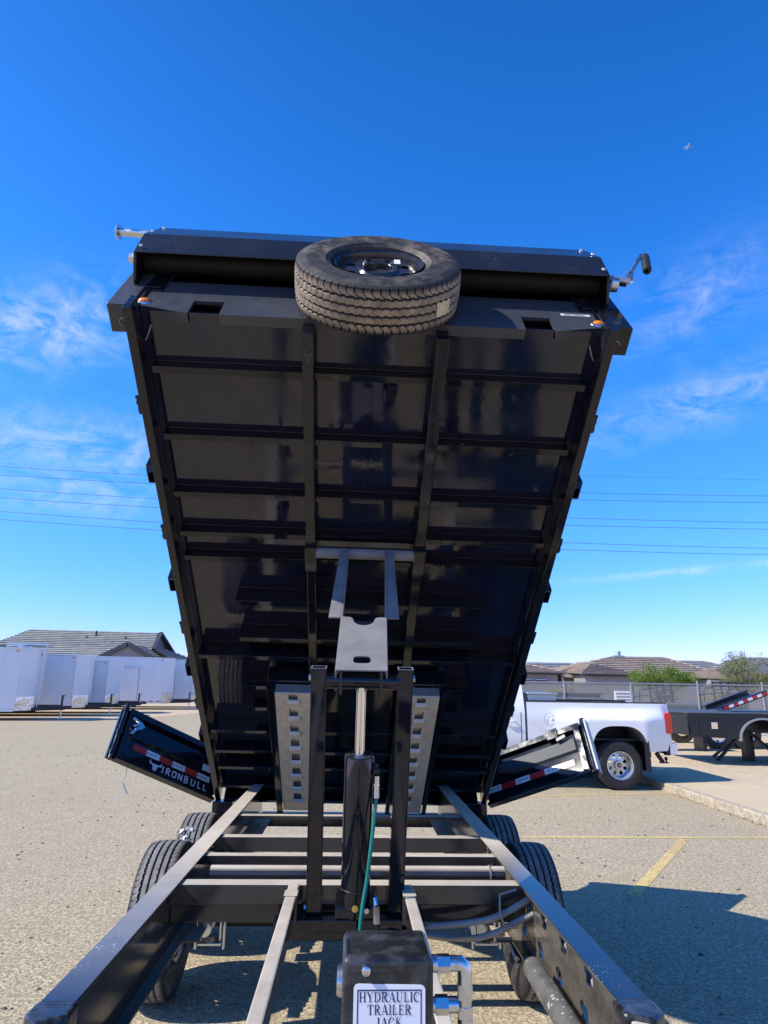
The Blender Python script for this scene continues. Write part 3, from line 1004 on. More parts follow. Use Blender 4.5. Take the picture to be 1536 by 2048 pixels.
# slam latch with pin on a cord, left door
mb = MB()
for (u0, v0, u1, v1, wd) in ((.76, .30, .80, .33, .03), (.80, .33, .86, .345, .025), (.77, .30, .82, .26, .028), (.82, .26, .84, .215, .022), (.80, .31, .84, .285, .02)):
    mb.beam(TL_(u0, v0, .06), TL_(u1, v1, .06), wd, .02, TL_(0, 0, 1) - TL_(0, 0, 0))
mb.build('latch', m_zinc, dl, bevel=.003)
p0 = TL_(.86, .26, .06)
mb = MB().tube([p0, p0 - V(0, 0, .36)], .0022, 6)
mb.build('latch_cord', m_primer, dl)
e = p0 - V(0, 0, .36)
mb = MB().tube([e, e + V(-.02, 0, -.03), e + V(-.012, 0, -.06)], .003, 6).tube([e + V(-.012, 0, -.06), e + V(.025, 0, -.13)], .005, 8)
mb.build('latch_pin', m_zinc, dl, smooth=40)
mb = MB().box(.06, .16, .20, .255, .0345, .0365, TL_)
mb.build('door_sticker', m_whitetape, dl)
mb = MB().box(.62, .72, .355, .445, .05, .062, TR_)
mb.build('latch', m_black_sp, dr, bevel=.004)
mb = MB().beam(TR_(.70, .33, .06), TR_(.78, .345, .06), .03, .012, TR_(0, 0, 1) - TR_(0, 0, 0))
mb.build('latch_pin', m_hose, dr, bevel=.002)
mb = MB().box(LDr - .012, LDr + .004, -.015, HD + .01, -.03, .055, TR_)
mb.build('door_edge', m_trim2, dr, bevel=.002)


# ---- letters from strokes
def arc(cx, cy, rx, ry, a0, a1, n=8):
    return [(cx + rx * math.cos(R(a0 + (a1 - a0) * i / n)), cy + ry * math.sin(R(a0 + (a1 - a0) * i / n))) for i in range(n + 1)]


def strokes(ch, serif):
    k, t, s = (.17, .065, .05) if serif else (.2, .2, 0)
    S = []

    def ln(a, b, w_):
        S.append(([a, b], [w_, w_]))

    def sf(x, y, h=.17):
        if serif:
            S.append(([(x - h, y), (x + h, y)], [.05, .05]))
    y0, y1 = (.025, .975) if serif else (.0, 1.0)
    if ch == 'H':
        ln((.2, 0), (.2, 1), k); ln((.8, 0), (.8, 1), k); ln((.2, .5), (.8, .5), t)
        for x in (.2, .8):
            sf(x, y0); sf(x, y1)
        wdt = 1.0
    elif ch == 'Y':
        ln((.12, 1), (.46, .45), k); ln((.82, 1), (.46, .45), t); ln((.46, 0), (.46, .47), k)
        sf(.14, y1, .15); sf(.80, y1, .13); sf(.46, y0); wdt = .92
    elif ch == 'D':
        ln((.2, 0), (.2, 1), k)
        P = [(.2, .97)] + arc(.42, .5, .42, .47, 90, -90, 12) + [(.2, .03)]
        S.append((P, [t] * 3 + [t + (k - t) * .6] * 2 + [k] * 5 + [t + (k - t) * .6] * 2 + [t] * 3))
        sf(.16, y0, .13); sf(.16, y1, .13); wdt = .95
    elif ch in 'RB':
        ln((.2, 0), (.2, 1), k)
        P = [(.2, .97)] + arc(.45, .74, .24, .23, 90, -90, 10) + [(.2, .51)]
        S.append((P, [t, t, t] + [k] * 7 + [t] * 3))
        if ch == 'R':
            ln((.42, .52), (.80, .0), k); sf(.2, y0, .14); sf(.16, y1, .12); sf(.82, y0, .08)
        else:
            P = [(.2, .49)] + arc(.45, .26, .28, .23, 90, -90, 10) + [(.2, .03)]
            S.append((P, [t, t, t] + [k] * 7 + [t] * 3))
        wdt = .92
    elif ch == 'A':
        ln((.47, 1), (.12, 0), t); ln((.47, 1), (.82, 0), k); ln((.24, .33), (.68, .33), t)
        sf(.12, y0, .12); sf(.82, y0, .15); wdt = .94
    elif ch == 'U':
        P = [(.2, 1), (.2, .35)] + arc(.5, .33, .3, .30, 180, 360, 10)[1:] + [(.8, 1)]
        n = len(P)
        S.append((P, [k if i < 6 else t for i in range(n)]))
        sf(.2, y1); sf(.8, y1, .13); wdt = 1.0
    elif ch == 'L':
        ln((.2, 0), (.2, 1), k); ln((.2, .04 if serif else .1), (.72, .04 if serif else .1), t if serif else k)
        if serif:
            ln((.71, .03), (.74, .26), t)
        sf(.2, y1); sf(.14, y0, .1); wdt = .78
    elif ch == 'I':
        ln((.2, 0), (.2, 1), k); sf(.2, y0); sf(.2, y1); wdt = .4
        if not serif:
            ln((.05, .9), (.35, .9), k); ln((.05, .1), (.35, .1), k)
    elif ch == 'C':
        P = arc(.5, .5, .40, .48, 50, 310, 16)
        S.append((P, [t] * 4 + [k] * 9 + [t] * 4))
        if serif:
            ln((.78, .97), (.80, .70), t)
        wdt = .92
    elif ch == 'T':
        ln((.05, .965), (.79, .965), t); ln((.42, 0), (.42, 1), k); sf(.42, y0)
        if serif:
            ln((.06, .97), (.04, .76), t); ln((.78, .97), (.80, .76), t)
        wdt = .84
    elif ch == 'E':
        ln((.2, 0), (.2, 1), k); ln((.2, .965), (.68, .965), t); ln((.2, .52), (.56, .52), t); ln((.2, .035), (.70, .035), t)
        if serif:
            ln((.67, .97), (.69, .78), t); ln((.69, .03), (.73, .24), t); ln((.56, .42), (.56, .62), t)
        sf(.14, y0, .1); sf(.14, y1, .1); wdt = .80
    elif ch == 'J':
        P = [(.30, 1), (.30, .05), (.26, -.12), (.16, -.2), (.04, -.2)]
        S.append((P, [k, k, k * .8, t, t])); sf(.3, y1); wdt = .52
    elif ch == 'K':
        ln((.2, 0), (.2, 1), k); ln((.2, .45), (.70, .97), t); ln((.38, .6), (.80, 0), k)
        sf(.2, y0); sf(.2, y1); sf(.70, y1, .12); sf(.82, y0, .12); wdt = .95
    elif ch == 'O':
        S.append(([(.1, .1), (.1, .9), (.7, .9), (.7, .1), (.1, .1)], [k] * 5)); wdt = .8
    elif ch == 'N':
        ln((.1, 0), (.1, 1), k); ln((.7, 0), (.7, 1), k); ln((.12, .95), (.68, .05), k); wdt = .8
    return S, wdt


def lettering(mbx, text, T, x0, y0, h, wscale, gap, serif, th):
    """T(u,v,w); returns advance"""
    x = x0
    lift = 0
    for ch in text:
        S, wd = strokes(ch, serif)
        for P, ws in S:
            for i in range(len(P) - 1):
                a, b = Vector(P[i]), Vector(P[i + 1])
                d = (b - a)
                if d.length < 1e-6:
                    continue
                nrm = Vector((-d.y, d.x)).normalized()
                pa, pb = nrm * ws[i] / 2, nrm * ws[i + 1] / 2
                ex = d.normalized() * (.012 if serif else .0)
                q = [a - ex + pa, b + ex + pb, b + ex - pb, a - ex - pa]
                lift = (lift + 1) % 17
                z = th + lift * th * .02
                mbx.add([T(x + p.x * h * wscale, y0 + p.y * h, z) for p in q], [(0, 1, 2, 3)])
        x += (wd * wscale + gap) * h
    return x - x0


def text_width(text, h, wscale, gap, serif):
    return sum((strokes(c, serif)[1] * wscale + gap) * h for c in text) - gap * h


# logo word and bull head on the left door (reads left to right towards the hinge)
TLf = lambda u, v, w_: TL_(LDl - u, v, .0126 + w_)
mb = MB()
lettering(mb, 'IRONBULL', TLf, .46, .048, .055, .95, .24, False, .0006)
mb.build('logo_lettering', m_logo, dl, fix=False)
mb = MB()
mb.prism([(.36 + a, .07 + b) for a, b in [(.020, .022), (.060, .022), (.072, .012), (.062, .004), (.056, -.024), (.048, -.034), (.032, -.034), (.024, -.024), (.018, .004), (.008, .012)]], TLf, .0004, .0008)
mb.prism([(.36 + a, .07 + b) for a, b in [(.020, .0225), (.0, .024), (-.008, .045), (-.016, .036), (-.010, .012), (.007, .0125)]], TLf, .0004, .0009)
mb.prism([(.36 + a, .07 + b) for a, b in [(.060, .0225), (.073, .0125), (.090, .012), (.096, .036), (.088, .045), (.080, .024)]], TLf, .0004, .0010)
mb.build('logo_bull_head', m_logo, dl)

# ---- main frame
ZR = .885


def fpart(name, mbx, mat, parent=TR, **k):
    return mbx.build(name, mat, parent, **k)


rail_o = {}
for s in (-1, 1):
    xi, xo, xw = s * .693, s * .783, s * .738
    rail = MB()
    Y0, Y1 = 1.985, 6.05
    rail.box(min(xi, xo), max(xi, xo), Y0, Y1, ZR - .011, ZR)
    rail.box(min(xi, xo), max(xi, xo), Y0, Y1, ZR - .27, ZR - .259)
    if s < 0:
        rail.box(xw - .004, xw + .004, Y0, Y1, ZR - .2589, ZR - .0111)
    else:
        Tw = lambda u, v, w_: V(xw + w_, u, v)
        ys = [2.12, 2.36, 2.62, 2.86, 3.10, 3.36, 3.62, 3.9, 4.2]
        yb = Y0
        for i, yc in enumerate(ys):
            ye = (yc + ys[i + 1]) / 2 if i + 1 < len(ys) else yc + .16
            mid = ZR - .135
            rail.holed(yb, ye, mid, ZR - .0111, yc - .03, mid + .06, .04, .026, Tw, -.004, .004, 20, 2.4)
            rail.holed(yb, ye, ZR - .2589, mid, yc + .03, mid - .06, .04, .026, Tw, -.004, .004, 20, 2.4)
            yb = ye
        rail.box(xw - .004, xw + .004, yb, Y1, ZR - .2589, ZR - .0111)
    ro = fpart('frame_rail', rail, m_rail_l if s < 0 else m_rail_r, bevel=.002)
    rail_o[s] = ro
    # mitred plate where the tongue tube starts
    mb = MB()
    Tn = lambda u, v, w_: V(s * u, v, w_)
    mb.prism([(.682, 1.983), (.79, 1.983), (.79, 1.91), (.745, 1.86), (.676, 1.90)], Tn, ZR - .275, ZR + .004)
    fpart('rail_end_cap', mb, m_jack, bevel=.012, seg=3)
    # tongue tube running in to the coupler, below the picture
    mb = MB().beam((s * .735, 1.86, ZR - .1), (s * .07, .52, ZR - .1), .1, .2)
    fpart('tongue_tube', mb, m_rail, bevel=.01)
    # conduit seen through the holes
    if s > 0:
        mb = MB().tube([V(s * .765, yy, ZR - .10 + .015 * math.sin(yy * 5)) for yy in [1.99 + i * .13 for i in range(20)]], .014, 8)
        mb.tube([V(s * .757, yy, ZR - .165 + .012 * math.sin(yy * 4 + 1)) for yy in [1.99 + i * .13 for i in range(20)]], .016, 8)
        fpart('wire_conduit', mb, m_hose, smooth=60)

# cross members (y front, y back, z top, z bottom, half length)
for (ya, yb, zt, zb, xh) in ((3.05, 3.13, ZR - .0112, .80, .732), (3.095, 3.13, .795, .722, .732), (3.53, 3.59, ZR - .012, .832, .732), (3.93, 4.0, ZR - .012, .80, .732), (4.53, 4.59, ZR - .012, .852, .732), (5.9, 5.98, .65, .55, .72)):
    mb = MB()
    mb.prism([(ya, zt), (yb, zt), (yb, zt - .007), (ya + .007, zt - .007), (ya + .007, zb + .007), (yb, zb + .007), (yb, zb), (ya, zb)], lambda u, v, w_: V(w_, u, v), -xh, xh)
    fpart('frame_crossmember', mb, m_rail, bevel=.003)
mb = MB().tube([V(-.62, 3.31, .848), V(.69, 3.31, .848)], .036, 28)
tt = fpart('cross_tube', mb, m_rail, smooth=40)
mb = MB().tube([V(.62, 3.31, .848), V(.627, 3.31, .848)], .040, 28)
fpart('tube_collar', mb, m_primer, tt, smooth=40)
# angle rails inside the main rails
for s in (-1, 1):
    mb = MB().box(min(s * .62, s * .685), max(s * .62, s * .685), 3.15, 5.9, .63, .64)
    fpart('inner_angle', mb, m_rail, bevel=.002)
# long inner tongue tubes
for xc in (-.231, .227):
    mb = MB().box(xc - .022, xc + .022, .62, 3.045, ZR - .075, ZR - .002)
    fpart('tongue_tube', mb, m_rail, bevel=.006)
    mb = MB().box(xc - .027, xc + .027, 2.86, 2.94, ZR - .10, ZR + .001)
    fpart('hinge_plate', mb, m_rail, bevel=.004)
mb = MB().box(-.28, .28, 1.62, 1.68, ZR - .08, ZR - .01)
fpart('tongue_crossbar', mb, m_rail, bevel=.004)
# base tray of the hoist
mb = MB().box(-.205, .202, 2.93, 3.045, .775, .783).box(-.205, .202, 2.925, 2.932, .74, .783)
fpart('hoist_base', mb, m_black, bevel=.003)
mb = MB().box(-.30, .30, 2.955, 3.03, .70, .772)
fpart('hoist_base_beam', mb, m_black, bevel=.004)

# ---- scissor hoist: uprights, knuckle, lift arm, cylinder
KN = V(.025, 2.80, 1.70)
for xa, xb, dx in ((-.173, -.115, -.008), (.147, .207, .022)):
    b0, b1 = V((xa + xb) / 2, 2.99, .77), V((xa + xb) / 2 + dx, 2.80, 1.735)
    ax = (b1 - b0)
    yv = V(1, 0, 0).cross(ax).normalized()
    t_, hw = .0045, .031
    mb = MB()
    for sx, sy, a_, b_ in ((1, 0, t_, hw), (-1, 0, t_, hw), (0, 1, hw - 2 * t_ * .5 - .0022, t_), (0, -1, hw - 2 * t_ * .5 - .0022, t_)):
        c_ = (b0 + b1) / 2 + V(1, 0, 0) * sx * (hw - t_ / 2) + yv * sy * (hw - t_ / 2)
        mb.obox(c_, V(1, 0, 0) * (t_ / 2 if sx else hw - t_), yv * (hw if sx else t_ / 2), ax / 2)
    up_o = fpart('hoist_upright', mb, m_black, bevel=.0015)
    mb = MB()
    for sx, sy in ((1, 0), (-1, 0), (0, 1), (0, -1)):
        c_ = b1 + ax.normalized() * .0015 + V(1, 0, 0) * sx * (hw - t_ / 2) + yv * sy * (hw - t_ / 2)
        mb.obox(c_, V(1, 0, 0) * (t_ / 2 if sx else hw - t_), yv * (hw if sx else t_ / 2), ax.normalized() * .0013)
    fpart('lit_rim', mb, m_primer, up_o)  # lighter ring, sunlit rim of the open tube top put into the colour
    for z_ in (0.04, .96):
        p = b0.lerp(b1, z_)
        sgn = -1 if xa < 0 else 1
        mb = MB().tube([p + V(sgn * .031, 0, 0), p + V(sgn * .040, 0, 0)], .014, 6)
        fpart('pivot_bolt', mb, m_zinc, smooth=30)
mb = MB().tube([V(-.122, 2.80, 1.683), V(.178, 2.80, 1.68)], .030, 24)
kn = fpart('knuckle_tube', mb, m_black_sp, smooth=40)
for xx in (-.062, .10):
    mb = MB()
    mb.prism([(-.03, -.06), (.03, -.06), (.045, .03), (-.035, .03)], lambda u, v, w_: V(xx + w_, 2.79 + u, 1.69 + v), -.006, .006)
    fpart('knuckle_ear', mb, m_black_sp, kn, bevel=.002)
# lift arm
PV = bd(.02, 2.755, -.015)
dA = (PV - V(.02, 2.80, 1.71))
LA = dA.length
dA.normalize()
sA = V(1, 0, 0)
nA = dA.cross(sA).normalized()
if nA.z < 0:
    nA = -nA


def arm(u, v, w_):
    return V(.02, 2.80, 1.71) + sA * u + dA * v + nA * w_


armm = MB()
for s in (-1, 1):
    x0, x1 = s * .105, s * .128
    # flanged arms: web and outward flange
    armm.prism([(s * .098, .40), (s * .106, .40), (s * .112, LA), (s * .104, LA)], lambda u, v, w_: arm(u, v, w_), -.05, .035)
    armm.prism([(s * .107, .40), (s * .162, .40), (s * .150, LA - .02), (s * .113, LA - .02)], lambda u, v, w_: arm(u, v, w_), .028, .035)
lift = fpart('lift_arm', armm, m_primer, bevel=.0015)
mb = MB()
for s in (-1, 1):
    mb.prism([(s * .098, -.03), (s * .106, -.03), (s * .106, .398), (s * .098, .398)], lambda u, v, w_: arm(u, v, w_), -.06, .0345)
fpart('arm_cheek', mb, m_primer, lift, bevel=.0015)
# plate with scalloped top edge and slot
pl = MB()
TA = lambda u, v, w_: arm(u, v, w_)
pl.holed(-.104, .104, -.03, .12, 0, .045, .036, .026, TA, .0352, .0412, 28, 4.0)
rows_t = []
sc_ = []
for i in range(25):
    u = -.104 + .208 * i / 24
    dip = .062 * (max(0, 1 - (u / .052) ** 2)) ** .5 if abs(u) < .052 else 0
    edge = .395 - dip - (.012 * (1 - min(1, (abs(u) - .052) / .012)) if .052 <= abs(u) < .064 else (.012 if abs(u) < .052 else 0))
    sc_.append((u, edge))
pl.prism([(-.104, .1205)] + [(.104, .1205)] + sc_[::-1], TA, .0352, .0412)
fpart('arm_plate', pl, m_primer, lift)
# red caps on the arms
for s in (-1, 1):
    mb = MB().tube([arm(s * .096, .415, .02), arm(s * .088, .415, .02)], .012, 10)
    fpart('arm_pin', mb, m_redlens, lift, smooth=40)
mb = MB().tube([arm(-.097, .405, -.01), arm(.097, .405, -.01)], .022, 14)
fpart('arm_spacer', mb, m_black, lift, smooth=40)

# cylinder
c0, c1 = V(.017, 2.97, .80), V(.020, 2.83, 1.40)
cd = (c1 - c0).normalized()
c2 = V(.022, 2.80, 1.675)
mb = MB().tube([c0, c1 - cd * .004, c1], [.0585, .0585, .056], 40)
cy = fpart('lift_cylinder', mb, m_black, smooth=40)
mb = MB().tube([c1, c2], .0195, 28)
fpart('cylinder_rod', mb, m_chrome, cy, smooth=40)
mb = MB().tube([c1 + cd * .0005, c1 + cd * .003], .056, 36)
fpart('cylinder_gland', mb, m_jack, cy, smooth=40)
mb = MB().tube([c0 + V(.0, -.056, .03), c0 + V(.0, -.075, .03)], .013, 8)
fpart('cylinder_port', mb, m_brass, cy, smooth=40)
mb = MB().tube([c0 + V(.045, -.05, .02), c0 + V(.045, -.068, .02)], .010, 8)
fpart('cylinder_port', mb, m_zinc, cy, smooth=40)
mb = MB().box(-.062, .10, 2.915, 2.985, .784, .83)
fpart('cylinder_foot', mb, m_black, cy, bevel=.008)
# hose port near the top and the green hose
pp = c1 - cd * .06 + V(.055, -.01, 0)
mb = MB().tube([c1 - cd * .03 + V(.052, 0, 0), pp + V(.014, -.006, .02), pp + V(.015, -.008, -.012)], .010, 10)
mb.tube([pp + V(.004, -.01, 0), pp + V(.026, -.012, 0)], .014, 10)
fpart('hose_fitting', mb, m_matte, cy, smooth=40)
mb = MB()
hp = pp + V(.015, -.008, -.02)
for a_, b_, rr in ((0, .03, .011), (.03, .036, .013), (.036, .08, .012)):
    mb.tube([hp - V(0, 0, a_), hp - V(0, 0, b_)], rr, 6 if rr > .0125 else 12)
fpart('hose_ferrule', mb, m_zinc, cy, smooth=30)


def bez(pts, n=24):
    out = []
    P = [pts[0]] + pts + [pts[-1]]
    for i in range(1, len(P) - 2):
        for k in range(n):
            t_ = k / n
            a, b, c, d = (Vector(P[i - 1]), Vector(P[i]), Vector(P[i + 1]), Vector(P[i + 2]))
            out.append(.5 * ((2 * b) + (c - a) * t_ + (2 * a - 5 * b + 4 * c - d) * t_ ** 2 + (3 * b - a - 3 * c + d) * t_ ** 3))
    out.append(Vector(pts[-1]))
    return out


hp2 = hp - V(0, 0, .08)
mb = MB().tube(bez([hp2, V(.071, 2.81, 1.06), V(.058, 2.81, .95), V(.043, 2.80, .86), V(.034, 2.78, .77), V(.034, 2.74, .68), V(.05, 2.66, .56)], 10), .0075, 10)
fpart('green_hose', mb, m_green, smooth=60)
mb = MB().tube([V(.085, 2.94, .865), V(.095, 2.91, .86), V(.10, 2.90, .84)], .012, 10).tube([V(.10, 2.90, .84), V(.102, 2.895, .78)], .014, 6)
fpart('hose_elbow', mb, m_zinc, smooth=30)
mb = MB().tube(bez([V(.102, 2.895, .78), V(.105, 2.87, .70), V(.09, 2.80, .60), V(.06, 2.7, .52)], 8), .010, 10)
fpart('black_hose', mb, m_blackhose, smooth=60)
mb = MB().tube(bez([V(.03, 2.83, .70), V(.08, 2.84, .705), V(.13, 2.87, .735), V(.20, 2.92, .74), V(.4, 2.98, .70), V(.62, 3.0, .71)], 8), .0075, 8)
fpart('tan_wire', mb, pbr('tan wire', (.42, .30, .17), .5), smooth=60)
mb = MB().tube([c0 + cd * .09 + V(.059 * math.cos(k * .3307), -.059 * math.sin(k * .3307) , .004 * math.sin(k)) for k in range(20)], .003, 6)
fpart('zip_tie', mb, m_blackhose, cy)
# grey conduit hoses draped to the right rail
for k, dz in enumerate((0, -.055)):
    mb = MB().tube(bez([V(.735, 3.0 - .02 * k, .845 + dz), V(.68, 2.985, .82 + dz), V(.58, 2.985, .775 + dz), V(.47, 3.0, .75 + dz), V(.30, 3.01, .735 + dz * .5), V(.1, 3.0, .73)], 8), .0125, 12)
    fpart('grey_conduit', mb, m_hose, smooth=60)
mb = MB().tube([V(.60, 2.98, .86), V(.595, 2.96, .80), V(.61, 2.955, .755), V(.65, 2.96, .75)], .004, 6)
mb.tube([V(.60, 2.98, .86), V(.67, 2.99, .875)], .004, 6)
fpart('hose_hook', mb, m_hose, smooth=40)
# black wires down the inner face of the right rail
mb = MB().tube(bez([V(.70, 3.55, .86), V(.66, 3.5, .80), V(.62, 3.45, .70), V(.60, 3.42, .6)], 8), .008, 8)
mb.tube(bez([V(.70, 4.0, .86), V(.65, 3.97, .78), V(.61, 3.9, .68)], 8), .008, 8)
fpart('black_wire', mb, m_blackhose, smooth=60)
# round drop-leg storage tube inside the right rail
mb = MB().tube([V(.655, 2.70, .70), V(.648, 1.25, .69)], .036, 24)
mb.tube([V(.655, 2.705, .70), V(.655, 2.72, .70)], [.034, .02], 24)
fpart('manual_tube', mb, m_darktube, smooth=40)
# ---- axles, springs, wheels
for yy in (4.264, 5.13):
    mb = MB().tube([V(-.93, yy, .39), V(.93, yy, .39)], .045, 20)
    ax_o = fpart('axle', mb, m_matte, smooth=40)
    for s in (-1, 1):
        mb = MB()
        for k in range(5):
            hl = .36 - k * .055
            mb.box(s * .735 - .03, s * .735 + .03, yy - hl, yy + hl, .455 + k * .0115 , .465 + k * .0115)
        fpart('leaf_spring', mb, m_matte, ax_o, bevel=.001)
for s in (-1, 1):
    for yy in (3.80, 4.69, 5.58):
        mb = MB().box(s * .735 - .045, s * .735 + .045, yy - .06, yy + .06, .45, ZR - .271)
        fpart('spring_hanger', mb, m_rail, bevel=.004)
    xc = s * .60
    mb = MB()
    mb.box(xc - .05, xc + .05, 3.28, 3.36, .575, .585).box(xc - .045, xc - .037, 3.30, 3.34, .586, .675).box(xc + .037, xc + .045, 3.30, 3.34, .586, .675)
    mb.tube([V(xc - .06, 3.29, .56), V(xc - .06, 3.29, .68)], .006, 8).tube([V(xc + .06, 3.29, .56), V(xc + .06, 3.29, .68)], .006, 8)
    mb.tube([V(xc - .03, 3.30, .63), V(xc - .03, 3.42, .63)], .032, 14)
    fpart('spring_bracket', mb, m_zinc, bevel=.002)


def tyre_mesh(RR, Wd, rim_r, NB_, nth, zig=.03, mid=.003, sho=.0075, sw=.085):
    mb = MB()
    hw = Wd / 2
    side = []
    # bead to shoulder (one side), r and axial
    for r_, a_ in ((rim_r - .004, hw * .60), (rim_r + .010, hw * .80), (rim_r + .018, hw * .84), (rim_r + .030, hw * .90), (rim_r + .034, hw * .935), (rim_r + .040, hw * .925),
                   (rim_r + (RR - rim_r) * .5, hw * 1.0), (RR - .060, hw * .985), (RR - .054, hw * .99), (RR - .046, hw * .965), (RR - .034, hw * .945), (RR - .018, hw * .90)):
        side.append((r_, a_))
    nt = 46
    rows = []
    for k in range(nth):
        th = 6.2831853 * k / nth
        ring = []
        for r_, a_ in side:
            ring.append((r_, a_))
        for j in range(nt + 1):
            u = 1 - 2 * j / nt
            crown = RR - .010 * abs(u) ** 3.0
            tri = abs(((th * NB_ / 6.2831853 * 2) % 2) - 1) * 2 - 1
            d = 0
            for u0 in (-.56, -.19, .19, .56):
                if abs(u - u0 - zig * tri) < .05:
                    d = .0095
            ph = (th * NB_ / 6.2831853 + .28 * math.sin(u * 9)) % 1
            if abs(u) > .6:
                if abs(ph - .5) < sw:
                    d = max(d, sho)
            else:
                ph2 = (ph + .35 * u * 1.6) % 1
                if abs(ph2 - .5) < .07:
                    d = max(d, mid)
            ring.append((crown - d, u * hw * .86))
        for r_, a_ in side[::-1]:
            ring.append((r_, -a_))
        rows.append([V(a_, r_ * math.cos(th), r_ * math.sin(th)) for r_, a_ in ring])
    m, n = len(rows), len(rows[0])
    fs = [(i * n + k, i * n + k + 1, ((i + 1) % m) * n + k + 1, ((i + 1) % m) * n + k) for i in range(m) for k in range(n - 1)]
    mb.add([p for r_ in rows for p in r_], fs)
    return mb


def holder(mbx, name, mat, **k):
    """mesh object used only as a source of copies"""
    o = mbx.build(name, mat, None, **k)
    col.objects.unlink(o)
    return o


src_tyre = holder(tyre_mesh(.39, .228, .212, 72, 576, .016, .0, .003, .06), 'tyre', m_tyre, smooth=38, fix=True)
TXc = lambda a, b, c: V(c, a, b)          # lathe frame with axis +x


def rim_mesh(rim_r, hw, face, holes, nh_r, nh_c, hub_r):
    """steel wheel: barrel + dished disc with round hand holes; +x is the outside"""
    mb = MB()
    mb.lathe([(rim_r + .006, hw), (rim_r + .004, hw - .012), (rim_r - .012, hw - .02), (rim_r - .020, hw - .05), (rim_r - .024, -.02), (rim_r - .012, -hw + .01), (rim_r + .006, -hw)], TXc, 48)
    r0, r1 = nh_c - nh_r - .018, rim_r - .022
    for k in range(holes):
        a0, a1 = 6.2831853 * k / holes, 6.2831853 * (k + 1) / holes
        T = lambda u, v, w_: V(face + w_ - .10 * max(0, v - nh_c) ** 1.0, v * math.cos(u), v * math.sin(u))
        ac = (a0 + a1) / 2
        mb.holed(a0, a1, r0, r1, ac, nh_c, nh_r / nh_c, nh_r, T, -.004, .004, 24, 2.0)
    mb.lathe([(r0, face + .004), (r0 - .012, face + .016), (hub_r + .028, face + .016), (hub_r + .006, face + .012), (hub_r, face - .02)], TXc, 48)
    return mb


m_rimblk = pbr('gloss black wheel paint', (.02, .021, .026), .2, spec=.8, rvar=(20, .14, .3))
src_rim = holder(rim_mesh(.205, .10, .055, 8, .0225, .138, .062), 'rim', m_rimblk, smooth=40)
mb = MB().lathe([(.0, .0), (.15, .0), (.155, -.02), (.15, -.06), (.0, -.065)], TXc, 36)
src_drum = holder(mb, 'brake_drum', m_drum, smooth=40)
for s in (-1, 1):
    for yy in (4.264, 5.13):
        wh = inst(src_tyre, TR, frame(V(s * 1.04, yy, .39), V(s, 0, 0), V(0, math.cos(yy), math.sin(yy)), V(0, -s * math.sin(yy), s * math.cos(yy))), 'tyre')
        r_ = inst(src_rim, wh, Matrix.Identity(4), 'rim')
        r_.matrix_basis = Matrix.Identity(4)
        d_ = inst(src_drum, wh, Matrix.Identity(4), 'brake_drum')
        d_.matrix_basis = Matrix.Translation((-.03, 0, 0))
# scuffed foil tag on the rear left tyre
mb = MB()
for i in range(60):
    th = rng.uniform(.55, 1.0)
    x = -1.04 + rng.uniform(-.10, -.01)
    c_ = V(x, 5.13 - .394 * math.cos(th), .39 + .394 * math.sin(th))
    d1 = V(rng.uniform(-1, 1), rng.uniform(-1, 1), rng.uniform(-1, 1)).normalized() * .02
    d2 = V(rng.uniform(-1, 1), rng.uniform(-1, 1), rng.uniform(-1, 1)).normalized() * .02
    mb.add([c_ + d1, c_ + d2, c_ - d1 * .7], [(0, 1, 2)])
fpart('crumpled_wrap', mb, pbr('foil wrap', (.75, .75, .76), .3, metal=.6), fix=False)
# mudguard stubs behind the wheels, below the doors
for s in (-1, 1):
    mb = MB().box(min(s * .95, s * 1.11), max(s * .95, s * 1.11), 5.85, 5.98, .42, .74)
    fpart('rear_post', mb, m_black, bevel=.006)

# ---- spare wheel on the bed front
SPc = bd(.012, 4.205, .29)
SP = thing('spare_wheel', 'spare tyre with brown dusty tread on a black rim, mounted high on the bed front', 'spare tyre', SPc)
src_sp = holder(tyre_mesh(.39, .235, .212, 64, 960, .028, .0025, .007, .06), 'tyre', m_tyre_spare, smooth=38)
sp_t = inst(src_sp, SP, frame(SPc, BFv, BXv, BFv.cross(BXv)), 'tyre')
sp_r = inst(src_rim, SP, frame(SPc, BFv, BXv, BFv.cross(BXv)), 'rim')
SQ = lambda a, b, c: SPc + BXv * a + BNv * b + BFv * c
mb = MB().tube([SQ(0, 0, -.12), SQ(0, 0, .045)], .058, 24)
mb.build('centre_hub', m_matte, SP, smooth=40)
for a in (-.062, .062):
    mb = MB().tube([SQ(a, .055, .0), SQ(a, .055, .085)], .006, 10).tube([SQ(a, .055, .062), SQ(a, .055, .076)], .0115, 6)
    mb.build('lug_bolt', m_zinc, SP, smooth=30)
mb = MB().box(.075, .105, .055, .115, .0725, .0735, lambda a, b, c: SQ(a, b, c))
mb.build('rim_sticker', m_label, SP)
mb = MB().tube([SQ(.13, .135, .03), SQ(.14, .145, .06)], .006, 8)
mb.build('valve_stem', m_matte, SP, smooth=40)
# torn paper label on the tread
pts = []
mb = MB()
rows = []
for i in range(9):
    th = R(-67 + i * 1.7)
    row = []
    for j in range(7):
        aa = -.045 + j * .011 + (.004 * math.sin(i * 2.1) if j in (0, 6) else 0)
        rr = .3925 + .002 * math.sin(i * 1.7 + j * 2)
        row.append(SQ(rr * math.cos(th + R(19)), rr * math.sin(th + R(19)), aa))
    rows.append(row)
mb.grid(rows)
mb.build('torn_tag', m_yellowtag, SP, smooth=60, fix=False)

